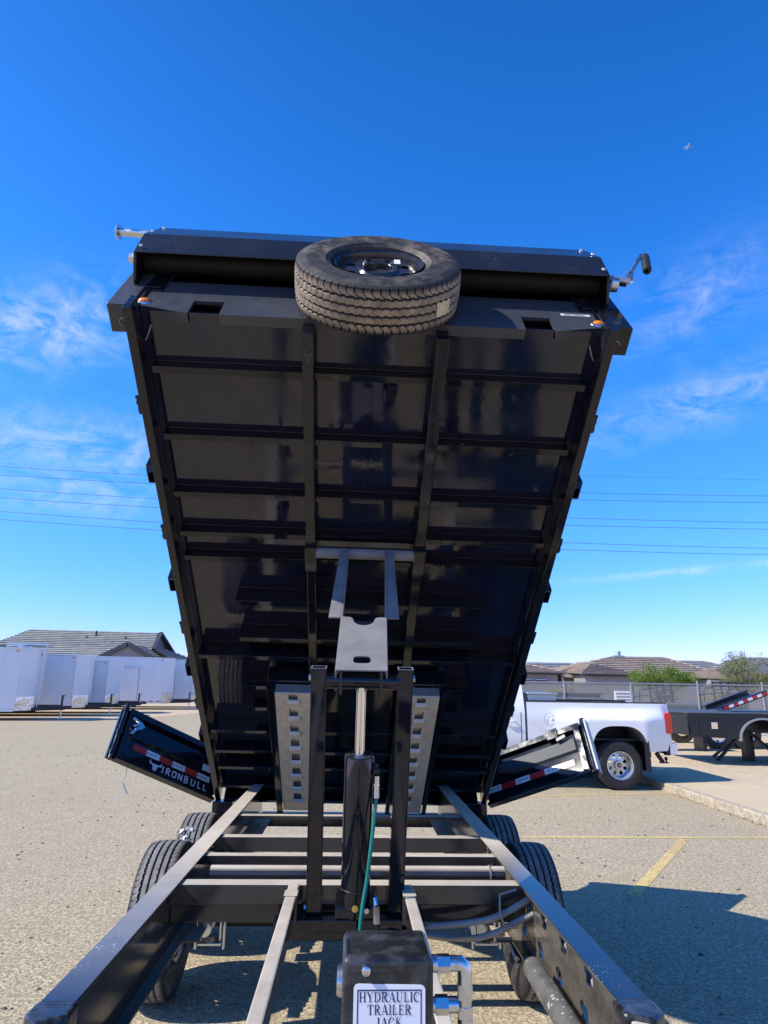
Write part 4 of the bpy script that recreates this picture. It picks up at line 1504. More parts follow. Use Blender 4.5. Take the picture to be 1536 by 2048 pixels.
# ---- hydraulic jack at the tongue
JK = V(.043, 1.06, 0)
jb = MB().box(-.0205, .1065, 1.061, 1.175, .30, 1.304)
jk = jb.build('hydraulic_jack', m_jack, TR, bevel=.009, seg=4)
jk['label'] = 'upright hydraulic trailer jack tube with printed label'
mb = MB().box(-.021, .107, 1.0604, 1.1756, 1.276, 1.3045)
mb.build('jack_cap', m_jack, jk, bevel=.010, seg=4)
Tj = lambda u, v, w_: V(u, 1.0608 - w_, v)
mb = MB()
mb.prism([(-.0045 + .004 * 0 + a, b) for a, b in
          [(.004, 1.10), (.095, 1.10), (.099, 1.104), (.099, 1.266), (.097, 1.2695), (.093, 1.271), (.006, 1.2725), (.002, 1.271), (.0, 1.267), (.0, 1.104)]], Tj, .0, .0009)
mb.build('label_plate', m_label, jk)
mb = MB()
x0, x1, z0, z1, t_ = .0005, .0895, 1.106, 1.2655, .0016
for i, (a, b, c, d) in enumerate(((x0, x1, z1 - t_, z1), (x0, x1, z0, z0 + t_), (x0, x0 + t_, z0 + t_, z1 - t_), (x1 - t_, x1, z0 + t_, z1 - t_))):
    mb.add([Tj(a, c, .00115), Tj(b, c, .00115), Tj(b, d, .00115), Tj(a, d, .00115)], [(0, 1, 2, 3)])
mb.build('label_border', m_ink, jk, fix=False)
mb = MB()
for txt, zb, h in (('HYDRAULIC', 1.2505, .0121), ('TRAILER', 1.2352, .0121), ('JACK', 1.2199, .0121)):
    wd = text_width(txt, h, .80, .085, True)
    lettering(mb, txt, Tj, .045 - wd / 2, zb, h, .80, .085, True, .0012)
mb.build('label_lettering', m_ink, jk, fix=False)
mb = MB().tube([V(.012, 1.060, 1.2895), V(.012, 1.054, 1.2895)], [.0068, .0062], 20)
mb.tube([V(.012, 1.054, 1.2895), V(.012, 1.0525, 1.2895)], [.0062, .004], 20)
mb.build('cap_bolt', m_zinc, jk, smooth=50)
mb = MB().tube([V(-.0205, 1.11, 1.258), V(-.026, 1.11, 1.258)], .0205, 28).tube([V(-.026, 1.11, 1.258), V(-.0285, 1.11, 1.258)], .0185, 28)
mb.build('side_plug', m_zinc, jk, smooth=40)
# hydraulic fittings
zt, yt = 1.283, 1.10
mb = MB().tube([V(.1068, yt, zt), V(.116, yt, zt)], .0115, 16).tube([V(.116, yt, zt), V(.134, yt, zt)], .0125, 6).tube([V(.134, yt, zt), V(.140, yt, zt)], .0105, 16)
mb.tube([V(.140, yt, zt), V(.150, yt, zt), V(.1545, yt, zt - .004), V(.156, yt, zt - .012), V(.156, yt, zt - .026)], .0105, 16)
mb.build('hose_elbow', m_zinc, jk, smooth=35)
mb = MB().tube([V(.156, yt, zt - .026), V(.156, yt, zt - .045)], .0118, 6).tube([V(.156, yt, zt - .045), V(.156, yt, zt - .053)], .0095, 14).tube([V(.156, yt, zt - .053), V(.156, yt, zt - .068)], .0118, 6)
mb.tube([V(.156, yt, zt - .068), V(.156, yt, zt - .16)], .0112, 18)
mb.build('hose_coupling', m_zinc, jk, smooth=35)
zb = zt - .052
mb = MB().tube([V(.1068, yt, zb), V(.113, yt, zb)], .010, 16).tube([V(.113, yt, zb), V(.131, yt, zb)], .0128, 6).tube([V(.131, yt, zb), V(.146, yt, zb)], .0105, 16)
mb.build('hose_elbow', m_zinc, jk, smooth=35)
mb = MB().tube(bez([V(.156, yt, zt - .16), V(.158, yt + .02, 1.0), V(.12, yt + .1, .9)], 10), .010, 12)
mb.build('jack_hose', m_blackhose, jk, smooth=60)

# ================================================================== PICKUP TRUCK (faces -x, near side at y 11.9)
TK = thing('pickup_truck', 'white dual rear wheel pickup truck parked crosswise behind the raised trailer bed', 'pickup truck', (2.4, 12.8, 0))


def sm(a, b, x):
    t_ = max(0.0, min(1.0, (x - a) / (b - a)))
    return t_ * t_ * (3 - 2 * t_)


WX, WZ = 4.575, .395


def arch_low(x):
    d = abs(x - WX) / .495
    base = .60 + .03 * sm(4.6, 5.5, x)
    if d >= 1:
        return base
    return max(base, .52 + .52 * (1 - d ** 3.2) ** (1 / 2.4))


def bed_side(x, z, side):
    b = .165 * sm(3.35, 4.05, x) * (1 - sm(5.0, 5.5, x) * .85) * (1 - sm(1.12, 1.33, z) * .96)
    curve = .035 * sm(1.1, 1.42, z) + .03 * sm(.8, .55, z)
    tail = .05 * sm(5.35, 5.55, x) ** 2
    return b - curve - tail


TW = 13.0            # body centre line y
for side in (-1, 1):
    mb = MB()
    xs = [3.03 + i * .028 for i in range(37)] + [WX - .5 + i * .0125 for i in range(81)] + [WX + .51 + i * .025 for i in range(19)]
    xs = sorted(x for x in xs if x <= 5.55) + [5.555]
    rows = []
    for x in xs:
        lo = arch_low(x)
        row = []
        for k in range(23):
            t_ = k / 22
            z = lo + (1.405 - lo) * t_
            row.append(V(x, TW + side * (.995 + bed_side(x, z, side)), z))
        row.append(V(x, TW + side * .93, 1.412))
        row.append(V(x, TW + side * .90, 1.40))
        rows.append(row)
    mb.grid(rows)
    nm = mb.build('bed_side', m_white, TK, smooth=50)
    # black rail cap on top of the bed side
    MB().box(3.04, 5.53, TW + side * .895 - .035, TW + side * .895 + .045, 1.4125, 1.432).build('bed_rail_cap', m_matte, TK, bevel=.006)
    # arch lip and liner
    mb = MB()
    rows = []
    for i in range(41):
        x = WX - .488 + .976 * i / 40
        z = arch_low(x) + .0
        y_ = TW + side * (.995 + bed_side(x, z, side))
        rows.append([V(x, y_ - side * .002, z - .001), V(x, y_ - side * .03, z - .004), V(x, TW + side * .42, z + .02)])
    mb.grid(rows)
    mb.build('wheel_arch_liner', m_under, TK, smooth=50)
    MB().box(4.0, 5.12, TW + side * .40, TW + side * .43, .55, 1.1).build('wheel_well', m_matte, TK)
# bed floor, front wall, tailgate
MB().box(3.04, 5.5, TW - .88, TW + .88, .78, .82).build('bed_floor', m_matte, TK)
MB().box(3.035, 3.07, TW - .9, TW + .9, .8, 1.40).build('bed_front_wall', m_white, TK)
MB().box(5.49, 5.56, TW - .88, TW + .88, .78, 1.40).build('tailgate', m_white, TK, bevel=.015)
# tail lamps
for side in (-1, 1):
    mb = MB()
    y_ = TW + side * .93
    mb.prism([(5.455, .925), (5.545, .905), (5.57, .95), (5.565, 1.23), (5.54, 1.275), (5.44, 1.24)], lambda u, v, w_: V(u, TW + side * w_, v), .80, 1.022)
    tl = mb.build('tail_lamp', m_redlens, TK, bevel=.012)
    MB().box(5.5, 5.5605, TW + side * .93 - .02, TW + side * .93 + .02, 1.06, 1.09).build('reverse_lens', m_label, tl)
    mb = MB().lathe([(.0, .006), (.03, .005), (.04, .0)], lambda a, b, c: V(5.16 + a, TW + side * (1.036 + c), .80 + b * .5), 20)
    mb.build('marker_lens', m_redlens, TK, smooth=50)
# rear bumper with dark end, hitch
mb = MB().prism([(5.50, .56), (5.64, .57), (5.68, .62), (5.675, .74), (5.60, .765), (5.50, .755)], lambda u, v, w_: V(u, w_, v), TW - .86, TW + .86)
bu = mb.build('rear_bumper', m_rim, TK, bevel=.012)
for side in (-1, 1):
    mb = MB().prism([(5.44, .555), (5.52, .555), (5.52, .78), (5.44, .80)], lambda u, v, w_: V(u, w_, v), TW + side * .861, TW + side * .975)
    mb.build('bumper_end', m_matte, bu, bevel=.01)
    mb = MB().prism([(5.521, .565), (5.645, .575), (5.665, .62), (5.66, .74), (5.61, .765), (5.521, .765)], lambda u, v, w_: V(u, w_, v), TW + side * .861, TW + side * .955)
    mb.build('bumper_corner', m_stone, bu, bevel=.012)
mb = MB().beam((5.45, TW - .55, .56), (5.56, TW - .55, .40), .06, .06).box(5.50, 5.66, TW - .58, TW - .52, .385, .40)
mb.tube([V(5.62, TW - .55, .40), V(5.62, TW - .55, .43)], .015, 10)
mb.lathe([(.0, .035), (.018, .03), (.028, .012), (.03, .0), (.024, -.018), (.012, -.028)], lambda a, b, c: V(5.62 + a, TW - .55 + b, .46 + c), 16)
mb.build('hitch_ball_mount', m_matte, TK, smooth=40)
mb = MB().box(5.04, 5.06, TW - 1.13, TW - .62, .30, .80)
mb.build('mud_flap', m_matte, TK, bevel=.006)
mb = MB().box(5.04, 5.06, TW + .62, TW + 1.13, .30, .80)
mb.build('mud_flap', m_matte, TK, bevel=.006)
mb = MB().prism([(4.995, .78), (5.075, .80), (5.085, .46), (5.085, .30), (4.998, .31)], lambda u, v, w_: V(u, w_, v), TW - 1.155, TW - 1.137)
mb.build('mud_flap_trim', m_matte, TK)
# fuel door ring
mb = MB().lathe([(.098, .0), (.098, .003), (.094, .003), (.094, .0)], lambda a, b, c: V(3.42 + a, TW - 1.004 - c - bed_side(3.42, 1.1, -1), 1.13 + b), 40)
fd = mb.build('fuel_door', m_under, TK, smooth=40)
mb = MB().box(3.445, 3.475, TW - 1.02, TW - 1.0, 1.12, 1.15)
mb.build('fuel_door_latch', m_white, fd)
# cab
for side in (-1, 1):
    mb = MB()
    rows = []
    for i in range(61):
        x = .55 + 2.44 * i / 60
        row = []
        for k in range(25):
            z = .52 + 1.42 * k / 24
            inw = .04 * sm(.85, .5, z) + (0 if z < 1.22 else .30 * ((z - 1.22) / .72) ** 1.25)
            lean = (max(0, z - 1.22)) * (.52 if i < 12 else 0)
            row.append(V(x + lean * (1 - i / 12 if i < 12 else 0), TW + side * (1.0 - inw), z))
        rows.append(row)
    mb.grid(rows)
    cs = mb.build('cab_side', m_white, TK, smooth=50)
    # side windows, door seams, handle
    for (xa, xb) in ((1.25, 1.98), (2.05, 2.72)):
        mb = MB()
        g = []
        for z in (1.27, 1.5, 1.80):
            inw = .30 * ((z - 1.22) / .72) ** 1.25
            g.append([V(x + (.25 * (z - 1.27) if xa < 1.5 and x == xa else 0), TW + side * (1.006 - inw), z) for x in (xa, xb)])
        mb.grid(g)
        mb.build('side_window', m_glass, cs)
    for x in (2.01, 2.915):
        MB().box(x, x + .008, TW + side * 1.0005, TW + side * 1.003, .62, 1.24).build('door_seam', m_matte, cs)
    mb = MB().tube([V(2.63, TW + side * 1.005, 1.08), V(2.65, TW + side * 1.035, 1.082), V(2.80, TW + side * 1.035, 1.085), V(2.82, TW + side * 1.005, 1.085)], .013, 8)
    mb.build('door_handle', m_white, cs, smooth=50)
    MB().box(.4, 3.0, TW + side * .86, TW + side * .95, .38, .52).build('running_board', m_matte, TK, bevel=.01)
    mb = MB().box(.78, .86, TW + side * 1.03, TW + side * 1.24, 1.18, 1.42)
    mb.build('door_mirror', m_matte, TK, bevel=.02)
mb = MB()
rows = []
for x, z in ((1.02, 1.86), (1.25, 1.925), (1.9, 1.95), (2.7, 1.94), (2.96, 1.90)):
    rows.append([V(x, TW + .70 * t_ / 6, z - .03 * (abs(t_) / 6) ** 3) for t_ in range(-6, 7)])
mb.grid(rows)
mb.build('cab_roof', m_white, TK, smooth=60)
mb = MB()
rows = []
for k in range(12):
    z = .55 + 1.36 * k / 11
    hw = 1.0 - (.04 * sm(.85, .5, z) + (0 if z < 1.22 else .30 * ((z - 1.22) / .72) ** 1.25))
    xr = 2.99 - .03 * max(0, z - 1.2)
    rows.append([V(xr, TW + hw * t_ / 4, z) for t_ in range(-4, 5)])
mb.grid(rows)
mb.build('cab_back', m_white, TK, smooth=50)
MB().box(2.975, 2.985, TW - .58, TW + .58, 1.33, 1.72).build('rear_window', m_glass, TK)
mb = MB()
rows = []
for x, z, hw in ((.50, 1.27, .95), (.82, 1.62, .80), (1.0, 1.85, .70)):
    rows.append([V(x, TW + hw * t_ / 4, z) for t_ in range(-4, 5)])
mb.grid(rows)
mb.build('windscreen', m_glass, TK, smooth=60)
# front end
mb = MB()
rows = []
for x, z, hw in ((.56, 1.28, .97), (.1, 1.25, .96), (-.35, 1.19, .95), (-.52, 1.1, .93), (-.56, .62, .95)):
    rows.append([V(x, TW + hw * t_ / 8, z - .05 * (abs(t_) / 8) ** 4) for t_ in range(-8, 9)])
mb.grid(rows)
mb.build('bonnet', m_white, TK, smooth=50)
for side in (-1, 1):
    mb = MB()
    rows = []
    for i in range(41):
        x = -.56 + 1.14 * i / 40
        d = abs(x - .0) / .46
        lo = .5 if d >= 1 else .5 + .42 * math.sqrt(1 - d * d)
        rows.append([V(x, TW + side * (.96 + .05 * math.sin(min(1, max(0, (z_ - .4))) * 3)), z_) for z_ in [lo + (1.24 - lo) * k / 8 for k in range(9)]])
    mb.grid(rows)
    mb.build('front_wing', m_white, TK, smooth=50)
MB().box(-.70, -.57, TW - .98, TW + .98, .42, .70).build('front_bumper', m_rim, TK, bevel=.03)
MB().box(-.60, -.565, TW - .70, TW + .70, .72, 1.06).build('grille', m_matte, TK, bevel=.01)
MB().box(-.4, 5.4, TW - .45, TW + .45, .48, .62).build('chassis', m_matte, TK)
# wheels
src_tt = holder(tyre_mesh(.395, .235, .222, 36, 432, .05), 'wheel', m_tyre_truck, smooth=38)


def truck_rim(dish):
    mb = MB()
    rr = .222
    mb.lathe([(rr + .012, .098), (rr + .006, .104), (rr - .006, .100), (rr - .012, .085), (rr - .022, .02), (rr - .03, dish + .01), (rr - .034, dish)], TXc, 56)
    r0, r1 = .075, rr - .034
    nh = 8
    for k in range(nh):
        a0, a1 = 6.2831853 * k / nh, 6.2831853 * (k + 1) / nh
        T = lambda u, v, w_: V(dish + w_ + .10 * (.188 - v), v * math.cos(u), v * math.sin(u))
        mb.holed(a0, a1, r0, r1, (a0 + a1) / 2, .137, .20, .034, T, -.006, .004, 24, 2.3)
    mb.lathe([(r0, dish + .016), (.072, dish + .075), (.066, dish + .085), (.045, dish + .085), (.042, dish + .078), (.0, dish + .078)], TXc, 32)
    return mb


src_trim = holder(truck_rim(-.045), 'rim', m_rim, smooth=40)
mb = MB().lathe([(.038, .0), (.036, .004), (.0, .006)], TXc, 28)
src_cap = holder(mb, 'centre_cap', m_matte, smooth=40)
mb = MB()
mb.prism([(-.022, .0), (-.019, .007), (-.006, .007), (-.005, .010), (.005, .010), (.006, .007), (.022, .007), (.019, .0), (.022, -.0), (.019, -.007), (.006, -.007), (.005, -.010), (-.005, -.010), (-.006, -.007), (-.019, -.007)], lambda u, v, w_: V(w_, u, v), .0062, .008)
src_em = holder(mb, 'emblem', m_gold)
for side in (-1, 1):
    for (xx, yo) in ((WX, .995), (WX, .69), (.0, .83)):
        y_ = TW + side * yo
        Mx = frame(V(xx, y_, .395), V(0, side, 0), V(-side, 0, 0), V(0, 0, 1))
        wh = inst(src_tt, TK, Mx, 'wheel')
        if yo != .69:
            rm = inst(src_trim, wh, Matrix.Identity(4), 'rim')
            rm.matrix_basis = Matrix.Identity(4)
            cp = inst(src_cap, wh, Matrix.Identity(4), 'centre_cap')
            cp.matrix_basis = Matrix.Translation((.034, 0, 0))
            em = inst(src_em, wh, Matrix.Identity(4), 'emblem')
            em.matrix_basis = Matrix.Translation((.034, 0, 0))

# diamond plate tool box across the truck bed
TB_ = thing('tool_box', 'silver diamond plate tool box across the white pickup bed behind the cab', 'tool box', (3.35, TW, 1.43))
m_diamond = pbr('diamond plate', (.55, .54, .51), .35, metal=.7, bump=(60, .8, .01), var=(50, .2))
MB().box(3.09, 3.60, TW - .84, TW + .84, 1.434, 1.535).build('box_body', m_diamond, TB_, bevel=.006)
MB().box(3.07, 3.62, TW - .87, TW + .87, 1.536, 1.57).build('box_lid', m_diamond, TB_, bevel=.012)

# ================================================================== CARGO TRAILERS, LEFT
def cargo_trailer(yc, xs, label, depth, door, ladder, height=2.93, bandz=.95, rear=-9.0, tape=False):
    hw = 1.22
    t = thing('cargo_trailer', label, 'cargo trailer', (xs - 3, yc, 0), 'white enclosed cargo trailers parked in a row')
    z0, z1 = .40, height
    tipx = xs + depth
    fl = .40                     # half width of the flat nose
    poly = [(rear + xs, -hw), (xs, -hw), (tipx, -fl), (tipx, fl), (xs, hw), (rear + xs, hw)]
    Tz = lambda u, v, w_: V(u, yc + v, w_)
    MB().prism(poly, Tz, z0, z1).build('body', m_trwhite, t)
    # roof cap, slightly smaller dark top and aluminium edge
    MB().prism([(rear + xs, -hw - .02), (xs, -hw - .02), (tipx + .02, -fl), (tipx + .02, fl), (xs, hw + .02), (rear + xs, hw + .02)], Tz, z1 + .001, z1 + .07).build('roof_edge', m_trim, t, bevel=.02)
    # polished stone guard on the nose
    d = .006
    for sgn in (-1, 1):
        a, b = Vector((xs, sgn * hw)), Vector((tipx, sgn * fl))
        nrm = Vector((b - a).yx)
        nrm = Vector(((b - a).y, -(b - a).x)).normalized()
        if nrm.y * sgn < 0:
            nrm = -nrm
        q = [a + nrm * d, b + nrm * d]
        mb = MB().add([Tz(q[0].x, q[0].y, z0 - .01), Tz(q[1].x, q[1].y, z0 - .01), Tz(q[1].x, q[1].y, bandz), Tz(q[0].x, q[0].y, bandz)], [(0, 1, 2, 3)])
        mb.build('stone_guard', m_stone, t)
        # corner seams
        for p in (a, b):
            MB().tube([Tz(p.x, p.y, z0), Tz(p.x, p.y, z1)], .022, 8).build('corner_trim', m_trim, t, smooth=40)
    mb = MB().box(tipx + .003, tipx + .008, yc - fl, yc + fl, z0 - .01, bandz)
    mb.build('stone_guard', m_stone, t)
    # near-side entry door
    if door:
        xa, xb = door
        MB().box(xa, xb, yc - hw - .016, yc - hw - .001, .52, 2.36).build('entry_door', m_trwhite, t, bevel=.01)
        MB().box(xa - .06, xb + .18, yc - hw - .06, yc - hw - .002, 2.40, 2.45).build('drip_rail', m_trim, t)
        MB().box(xb - .005, xb + .014, yc - hw - .0175, yc - hw - .0165, .52, 2.36).build('door_seam', m_matte, t)
        MB().box(xa + .06, xa + .13, yc - hw - .05, yc - hw - .017, 1.28, 1.40).build('door_latch', m_matte, t)
    for k in range(6):
        xq = xs - .6 - k * 1.22
        MB().box(xq - .012, xq + .012, yc - hw - .006, yc - hw - .001, z0, z1).build('panel_seam', m_trim, t)
    MB().box(rear + xs, xs, yc - hw - .022, yc - hw - .001, z0 - .04, z0 + .05).build('rub_rail', m_trim, t)
    for xq in (xs - .15, xs - 4.4):
        MB().box(xq - .06, xq + .06, yc - hw - .03, yc - hw - .021, z1 - .10, z1 - .05).build('marker_lens', m_amber, t)
    if tape:
        for k in range(6):
            MB().box(xs - .3 - k * .42, xs - .05 - k * .42, yc - hw - .012, yc - hw - .002, .44, .50).build('tape_stripe', m_redtape, t)
    # tongue, coupler, jack
    xt = tipx
    for sgn in (-1, 1):
        MB().beam((xs - .2, yc + sgn * .75, .42), (xt + 1.15, yc + sgn * .05, .46), .06, .15).build('tongue_beam', m_navy, t, bevel=.005)
    MB().box(xt + .02, xt + 1.05, yc - .28, yc + .28, .475, .60).build('tongue_box', m_navy, t, bevel=.01)
    MB().beam((xt + 1.1, yc, .50), (xt + 1.42, yc, .50), .14, .11).build('coupler', m_navy, t, bevel=.02)
    jx = xt + 1.02
    mb = MB().tube([V(jx, yc - .05, .42), V(jx, yc - .05, 1.0)], .045, 12)
    jk_ = mb.build('jack', m_navy, t, smooth=40)
    MB().tube([V(jx, yc - .05, .06), V(jx, yc - .05, .45)], .032, 10).build('jack_leg', m_zinc, jk_, smooth=40)
    MB().box(jx - .09, jx + .09, yc - .14, yc + .04, .03, .055).build('jack_foot', m_zinc, jk_)
    MB().tube([V(jx, yc - .05, 1.0), V(jx, yc - .12, 1.0), V(jx + .12, yc - .14, .98), V(jx + .12, yc - .14, .92)], .012, 6).build('jack_crank', m_navy, jk_)
    # wheels
    for k in (0, 1):
        for sgn in (-1, 1):
            mb = MB().tube([V(xs - 3.6 - k * .85, yc + sgn * (hw - .24), .36), V(xs - 3.6 - k * .85, yc + sgn * (hw - .02), .36)], .36, 28)
            wo_ = mb.build('wheel', m_tyre_truck, t, smooth=40)
            MB().tube([V(xs - 3.6 - k * .85, yc + sgn * (hw - .02), .36), V(xs - 3.6 - k * .85, yc + sgn * (hw - .005), .36)], .2, 20).build('rim', m_rim, wo_, smooth=40)
    if ladder:
        lx = tipx + .10
        lt = MB()
        lt.tube([V(lx, yc - .10, .42), V(lx + .1, yc - .10, z1 + .25)], .022, 8).tube([V(lx, yc - .42, .42), V(lx + .1, yc - .42, z1 + .25)], .022, 8)
        lo = lt.build('ladder_rail', m_alu, t, smooth=40)
        for k in range(9):
            z = .72 + k * .29
            MB().tube([V(lx + .1 * (z - .42) / 2.75, yc - .42, z), V(lx + .1 * (z - .42) / 2.75, yc - .10, z)], .018, 8).build('rung', m_alu, lo, smooth=40)
        MB().box(xs - .75, lx + .12, yc - .5, yc - .40, z1 + .20, z1 + .26).box(xs - .75, lx + .12, yc + .6, yc + .7, z1 + .20, z1 + .26).build('roof_rack_rail', m_alu, t)
        MB().box(xs - .75, lx + .05, yc - .39, yc + .59, z1 + .265, z1 + .29).build('roof_rack_deck', m_alu, t)
        MB().box(xs - .2, xs + .0, yc - 1.1, yc + 1.1, z1 + .071, z1 + .199).build('roof_vent', m_trim, t)
        MB().box(tipx + .03, tipx + .036, yc - .38, yc - .12, 2.62, 2.74).build('trailer_badge', pbr('red badge', (.25, .03, .03), .4), t)
    a_ = R(15)
    t.rotation_euler.z = a_
    t.location = (xs - 3 + 3.6 * (1 - math.cos(a_)), yc - 3.6 * math.sin(a_), 0)
    return t


cargo_trailer(30.5, -14.1, 'white cargo trailer with a roof ladder and rack, at the far left', .62, None, True, 2.86)
cargo_trailer(34.4, -13.35, 'white cargo trailer just right of the one with the ladder', .62, (-15.6, -14.75), False, 2.74)
cargo_trailer(37.6, -12.95, 'shortest white cargo trailer, third in the row from the left', .60, None, False, 2.6)
cargo_trailer(43.4, -11.65, 'white cargo trailer with a side entry door and red tape along its sill', .62, (-14.35, -13.05), False, 2.95, 1.0, -9, True)
cargo_trailer(47.2, -10.75, 'rightmost white cargo trailer of the row, partly hidden by the raised bed', .62, (-12.9, -11.9), False, 2.95)


# ================================================================== HOUSES
def courses(mbx, A, B, C, D, n, th=.05):
    """stepped tile courses between eave A-B and ridge D-C"""
    A, B, C, D = (Vector(p) for p in (A, B, C, D))
    nr = (B - A).cross(D - A)
    if nr.length < 1e-4:
        nr = (B - A).cross(C - A)
    nr.normalize()
    if nr.z < 0:
        nr = -nr
    for i in range(n):
        t0, t1 = i / n, min(1.0, (i + 1.12) / n)
        a0, b0 = A.lerp(D, t0), B.lerp(C, t0)
        a1, b1 = A.lerp(D, t1), B.lerp(C, t1)
        vs = [a0, b0, a0 + nr * th * 1.5, b0 + nr * th * 1.5, a1 + nr * th * .5, b1 + nr * th * .5]
        mbx.add(vs, [(0, 1, 3, 2), (2, 3, 5, 4)])


def slope(parent, A, B, C, D, n, mat, th=.13):
    mb = MB()
    courses(mb, A, B, C, D, n, th)
    return mb.build('roof_slope', mat, parent, fix=False)


def wall(parent, pts, mat, name='wall'):
    mb = MB()
    mb.add([V(*p) for p in pts], [tuple(range(len(pts)))])
    # give the wall thickness away from its face
    return mb.build(name, mat, parent, fix=False)


def hip_house(t, x0, x1, y0, y1, ze, zr, rx0, rx1, ry, n, mroof, mwall, ov=.5):
    n = max(6, int(n * .72))
    MB().box(x0 + ov, x1 - ov, y0 + ov, y1 - ov, 0, ze - .02).build('wall', mwall, t)
    slope(t, (x0, y0, ze), (x1, y0, ze), (rx1, ry, zr), (rx0, ry, zr), n, mroof)
    slope(t, (x1, y1, ze), (x0, y1, ze), (rx0, ry, zr), (rx1, ry, zr), n, mroof)
    slope(t, (x0, y1, ze), (x0, y0, ze), (rx0, ry, zr), (rx0, ry + .01, zr), n, mroof)
    slope(t, (x1, y0, ze), (x1, y1, ze), (rx1, ry + .01, zr), (rx1, ry, zr), n, mroof)
    MB().box(x0 + .05, x1 - .05, y0 + .05, y1 - .05, ze - .16, ze - .012).build('fascia', m_fascia, t)
    for a, b in (((x0, y0, ze + .08), (rx0, ry, zr + .08)), ((x1, y0, ze + .08), (rx1, ry, zr + .08)), ((rx0, ry, zr + .08), (rx1, ry, zr + .08))):
        MB().tube([a, b], .11, 8).build('ridge_tiles', mroof, t, smooth=50)


# left house, grey tiles
h = thing('house', 'house with a long grey tiled roof and small gables above the white cargo trailers', 'house', (-24, 66, 0))
MB().box(-32.0, -18.6, 60.6, 71.4, 0, 3.18).build('wall', m_stucco, h)
slope(h, (-33.6, 60, 3.2), (-17.6, 60, 3.2), (-18.6, 66, 6.05), (-30.4, 66, 6.15), 16, m_roof1, .11)
slope(h, (-33.6, 72, 3.2), (-33.6, 60, 3.2), (-30.4, 66, 6.15), (-30.4, 66.01, 6.15), 20, m_roof1)
slope(h, (-17.6, 72, 3.2), (-33.6, 72, 3.2), (-30.4, 66, 6.15), (-18.6, 66, 6.05), 20, m_roof1)
MB().add([V(-18.55, 62.8, 4.55), V(-18.55, 69.2, 4.55), V(-18.55, 66, 6.02)], [(0, 1, 2)]).build('gable_wall', m_stucco3, h, fix=False)
for k in range(9):
    yy = 63.4 + k * .65
    hh = 4.55 + (1.47) * (1 - abs(yy - 66) / 3.2)
    MB().box(-18.549, -18.52, yy - .03, yy + .03, 4.55, hh - .05).build('gable_batten', m_roof1, h)
MB().beam((-18.35, 66, 6.1), (-17.9, 62.4, 4.35), .28, .2).build('bargeboard', m_fascia, h)
MB().beam((-18.35, 66, 6.1), (-17.9, 69.6, 4.35), .28, .2).build('bargeboard', m_fascia, h)
slope(h, (-16.0, 60, 3.55), (-16.0, 72, 3.55), (-18.6, 69, 4.6), (-18.6, 63, 4.6), 7, m_roof3)
MB().add([V(-21.3, 58.5, 3.1), V(-16.5, 58.5, 3.1), V(-18.9, 58.5, 4.45)], [(0, 1, 2)]).build('gable_wall', m_stucco, h, fix=False)
MB().box(-21.2, -16.6, 58.52, 60.6, 0, 3.1).build('wall', m_stucco, h)
for s_ in (-1, 1):
    MB().beam((-18.9, 58.4, 4.62), (-18.9 + s_ * 3.0, 58.4, 3.05), .4, .24, (0, -1, 0)).build('bargeboard', m_fascia, h)
    slope(h, (-18.9 + s_ * 3.0, 58.3, 3.0), (-18.9 + s_ * 3.0, 62.5, 3.0), (-18.9, 62.5, 4.6), (-18.9, 58.3, 4.6), 8, m_roof1)
for xx, zz, hh in ((-24.0, 5.55, .55), (-24.7, 5.35, .22), (-21.1, 5.3, .25), (-22.0, 4.9, .12), (-25.3, 4.7, .12)):
    MB().tube([V(xx, 66 - (6.1 - zz) * 2.1, zz - .1), V(xx, 66 - (6.1 - zz) * 2.1, zz + hh)], .09, 8).build('vent_pipe', m_fascia, h)
h2 = thing('house', 'dark roofed house mostly hidden behind the leftmost cargo trailer', 'house', (-33, 56, 0))
hip_house(h2, -42, -25.5, 52, 60, 2.9, 4.3, -38, -28.6, 56, 9, m_roof3, m_stucco)

# right house, brown tiles with cream front
h = thing('house', 'tan house with a wide brown tiled roof and cream front beyond the fence', 'house', (27.5, 71, 0))
hip_house(h, 19.4, 36.4, 66, 78, 2.9, 4.75, 27.6, 33.4, 72, 13, m_roof2, m_stucco)
MB().box(20.1, 23.2, 65.6, 66.6, 0, 2.86).build('wall', m_stucco2, h)
for a, b, c_, d in ((20.35, 21.3, 2.25, 2.5), (21.5, 21.9, 1.6, 2.4), (22.3, 22.9, 1.7, 2.1)):
    MB().box(a, b, 65.52, 65.61, c_, d).build('window', m_glass, h)
MB().box(20.0, 23.3, 65.5, 65.62, 2.55, 2.62).build('wall_band', m_stucco, h)
hx = [(20.9, 62, 2.86), (25.6, 62, 2.86), (23.9, 66.5, 3.85)]
slope(h, (20.9, 61.9, 2.86), (25.7, 61.9, 2.86), (23.6, 66.2, 3.8), (23.4, 66.2, 3.8), 8, m_roof2)
slope(h, (25.7, 61.9, 2.86), (25.9, 70.0, 3.2), (23.6, 70, 4.1), (23.6, 66.2, 3.8), 8, m_roof2)
slope(h, (20.8, 70, 3.1), (20.9, 61.9, 2.86), (23.4, 66.2, 3.8), (23.4, 70, 4.1), 8, m_roof2)
MB().box(21.3, 25.3, 62.4, 66.5, 0, 2.82).build('wall', m_stucco, h)
MB().box(20.95, 25.65, 61.95, 62.2, 2.68, 2.84).build('fascia', m_fascia, h)
slope(h, (35.5, 63.5, 2.6), (40.5, 63.5, 2.6), (38, 66.5, 3.5), (35.6, 66.5, 3.6), 7, m_roof2)
slope(h, (32.0, 66.1, 2.75), (35.5, 63.5, 2.6), (35.6, 66.5, 3.6), (35.5, 66.5, 3.6), 7, m_roof2)
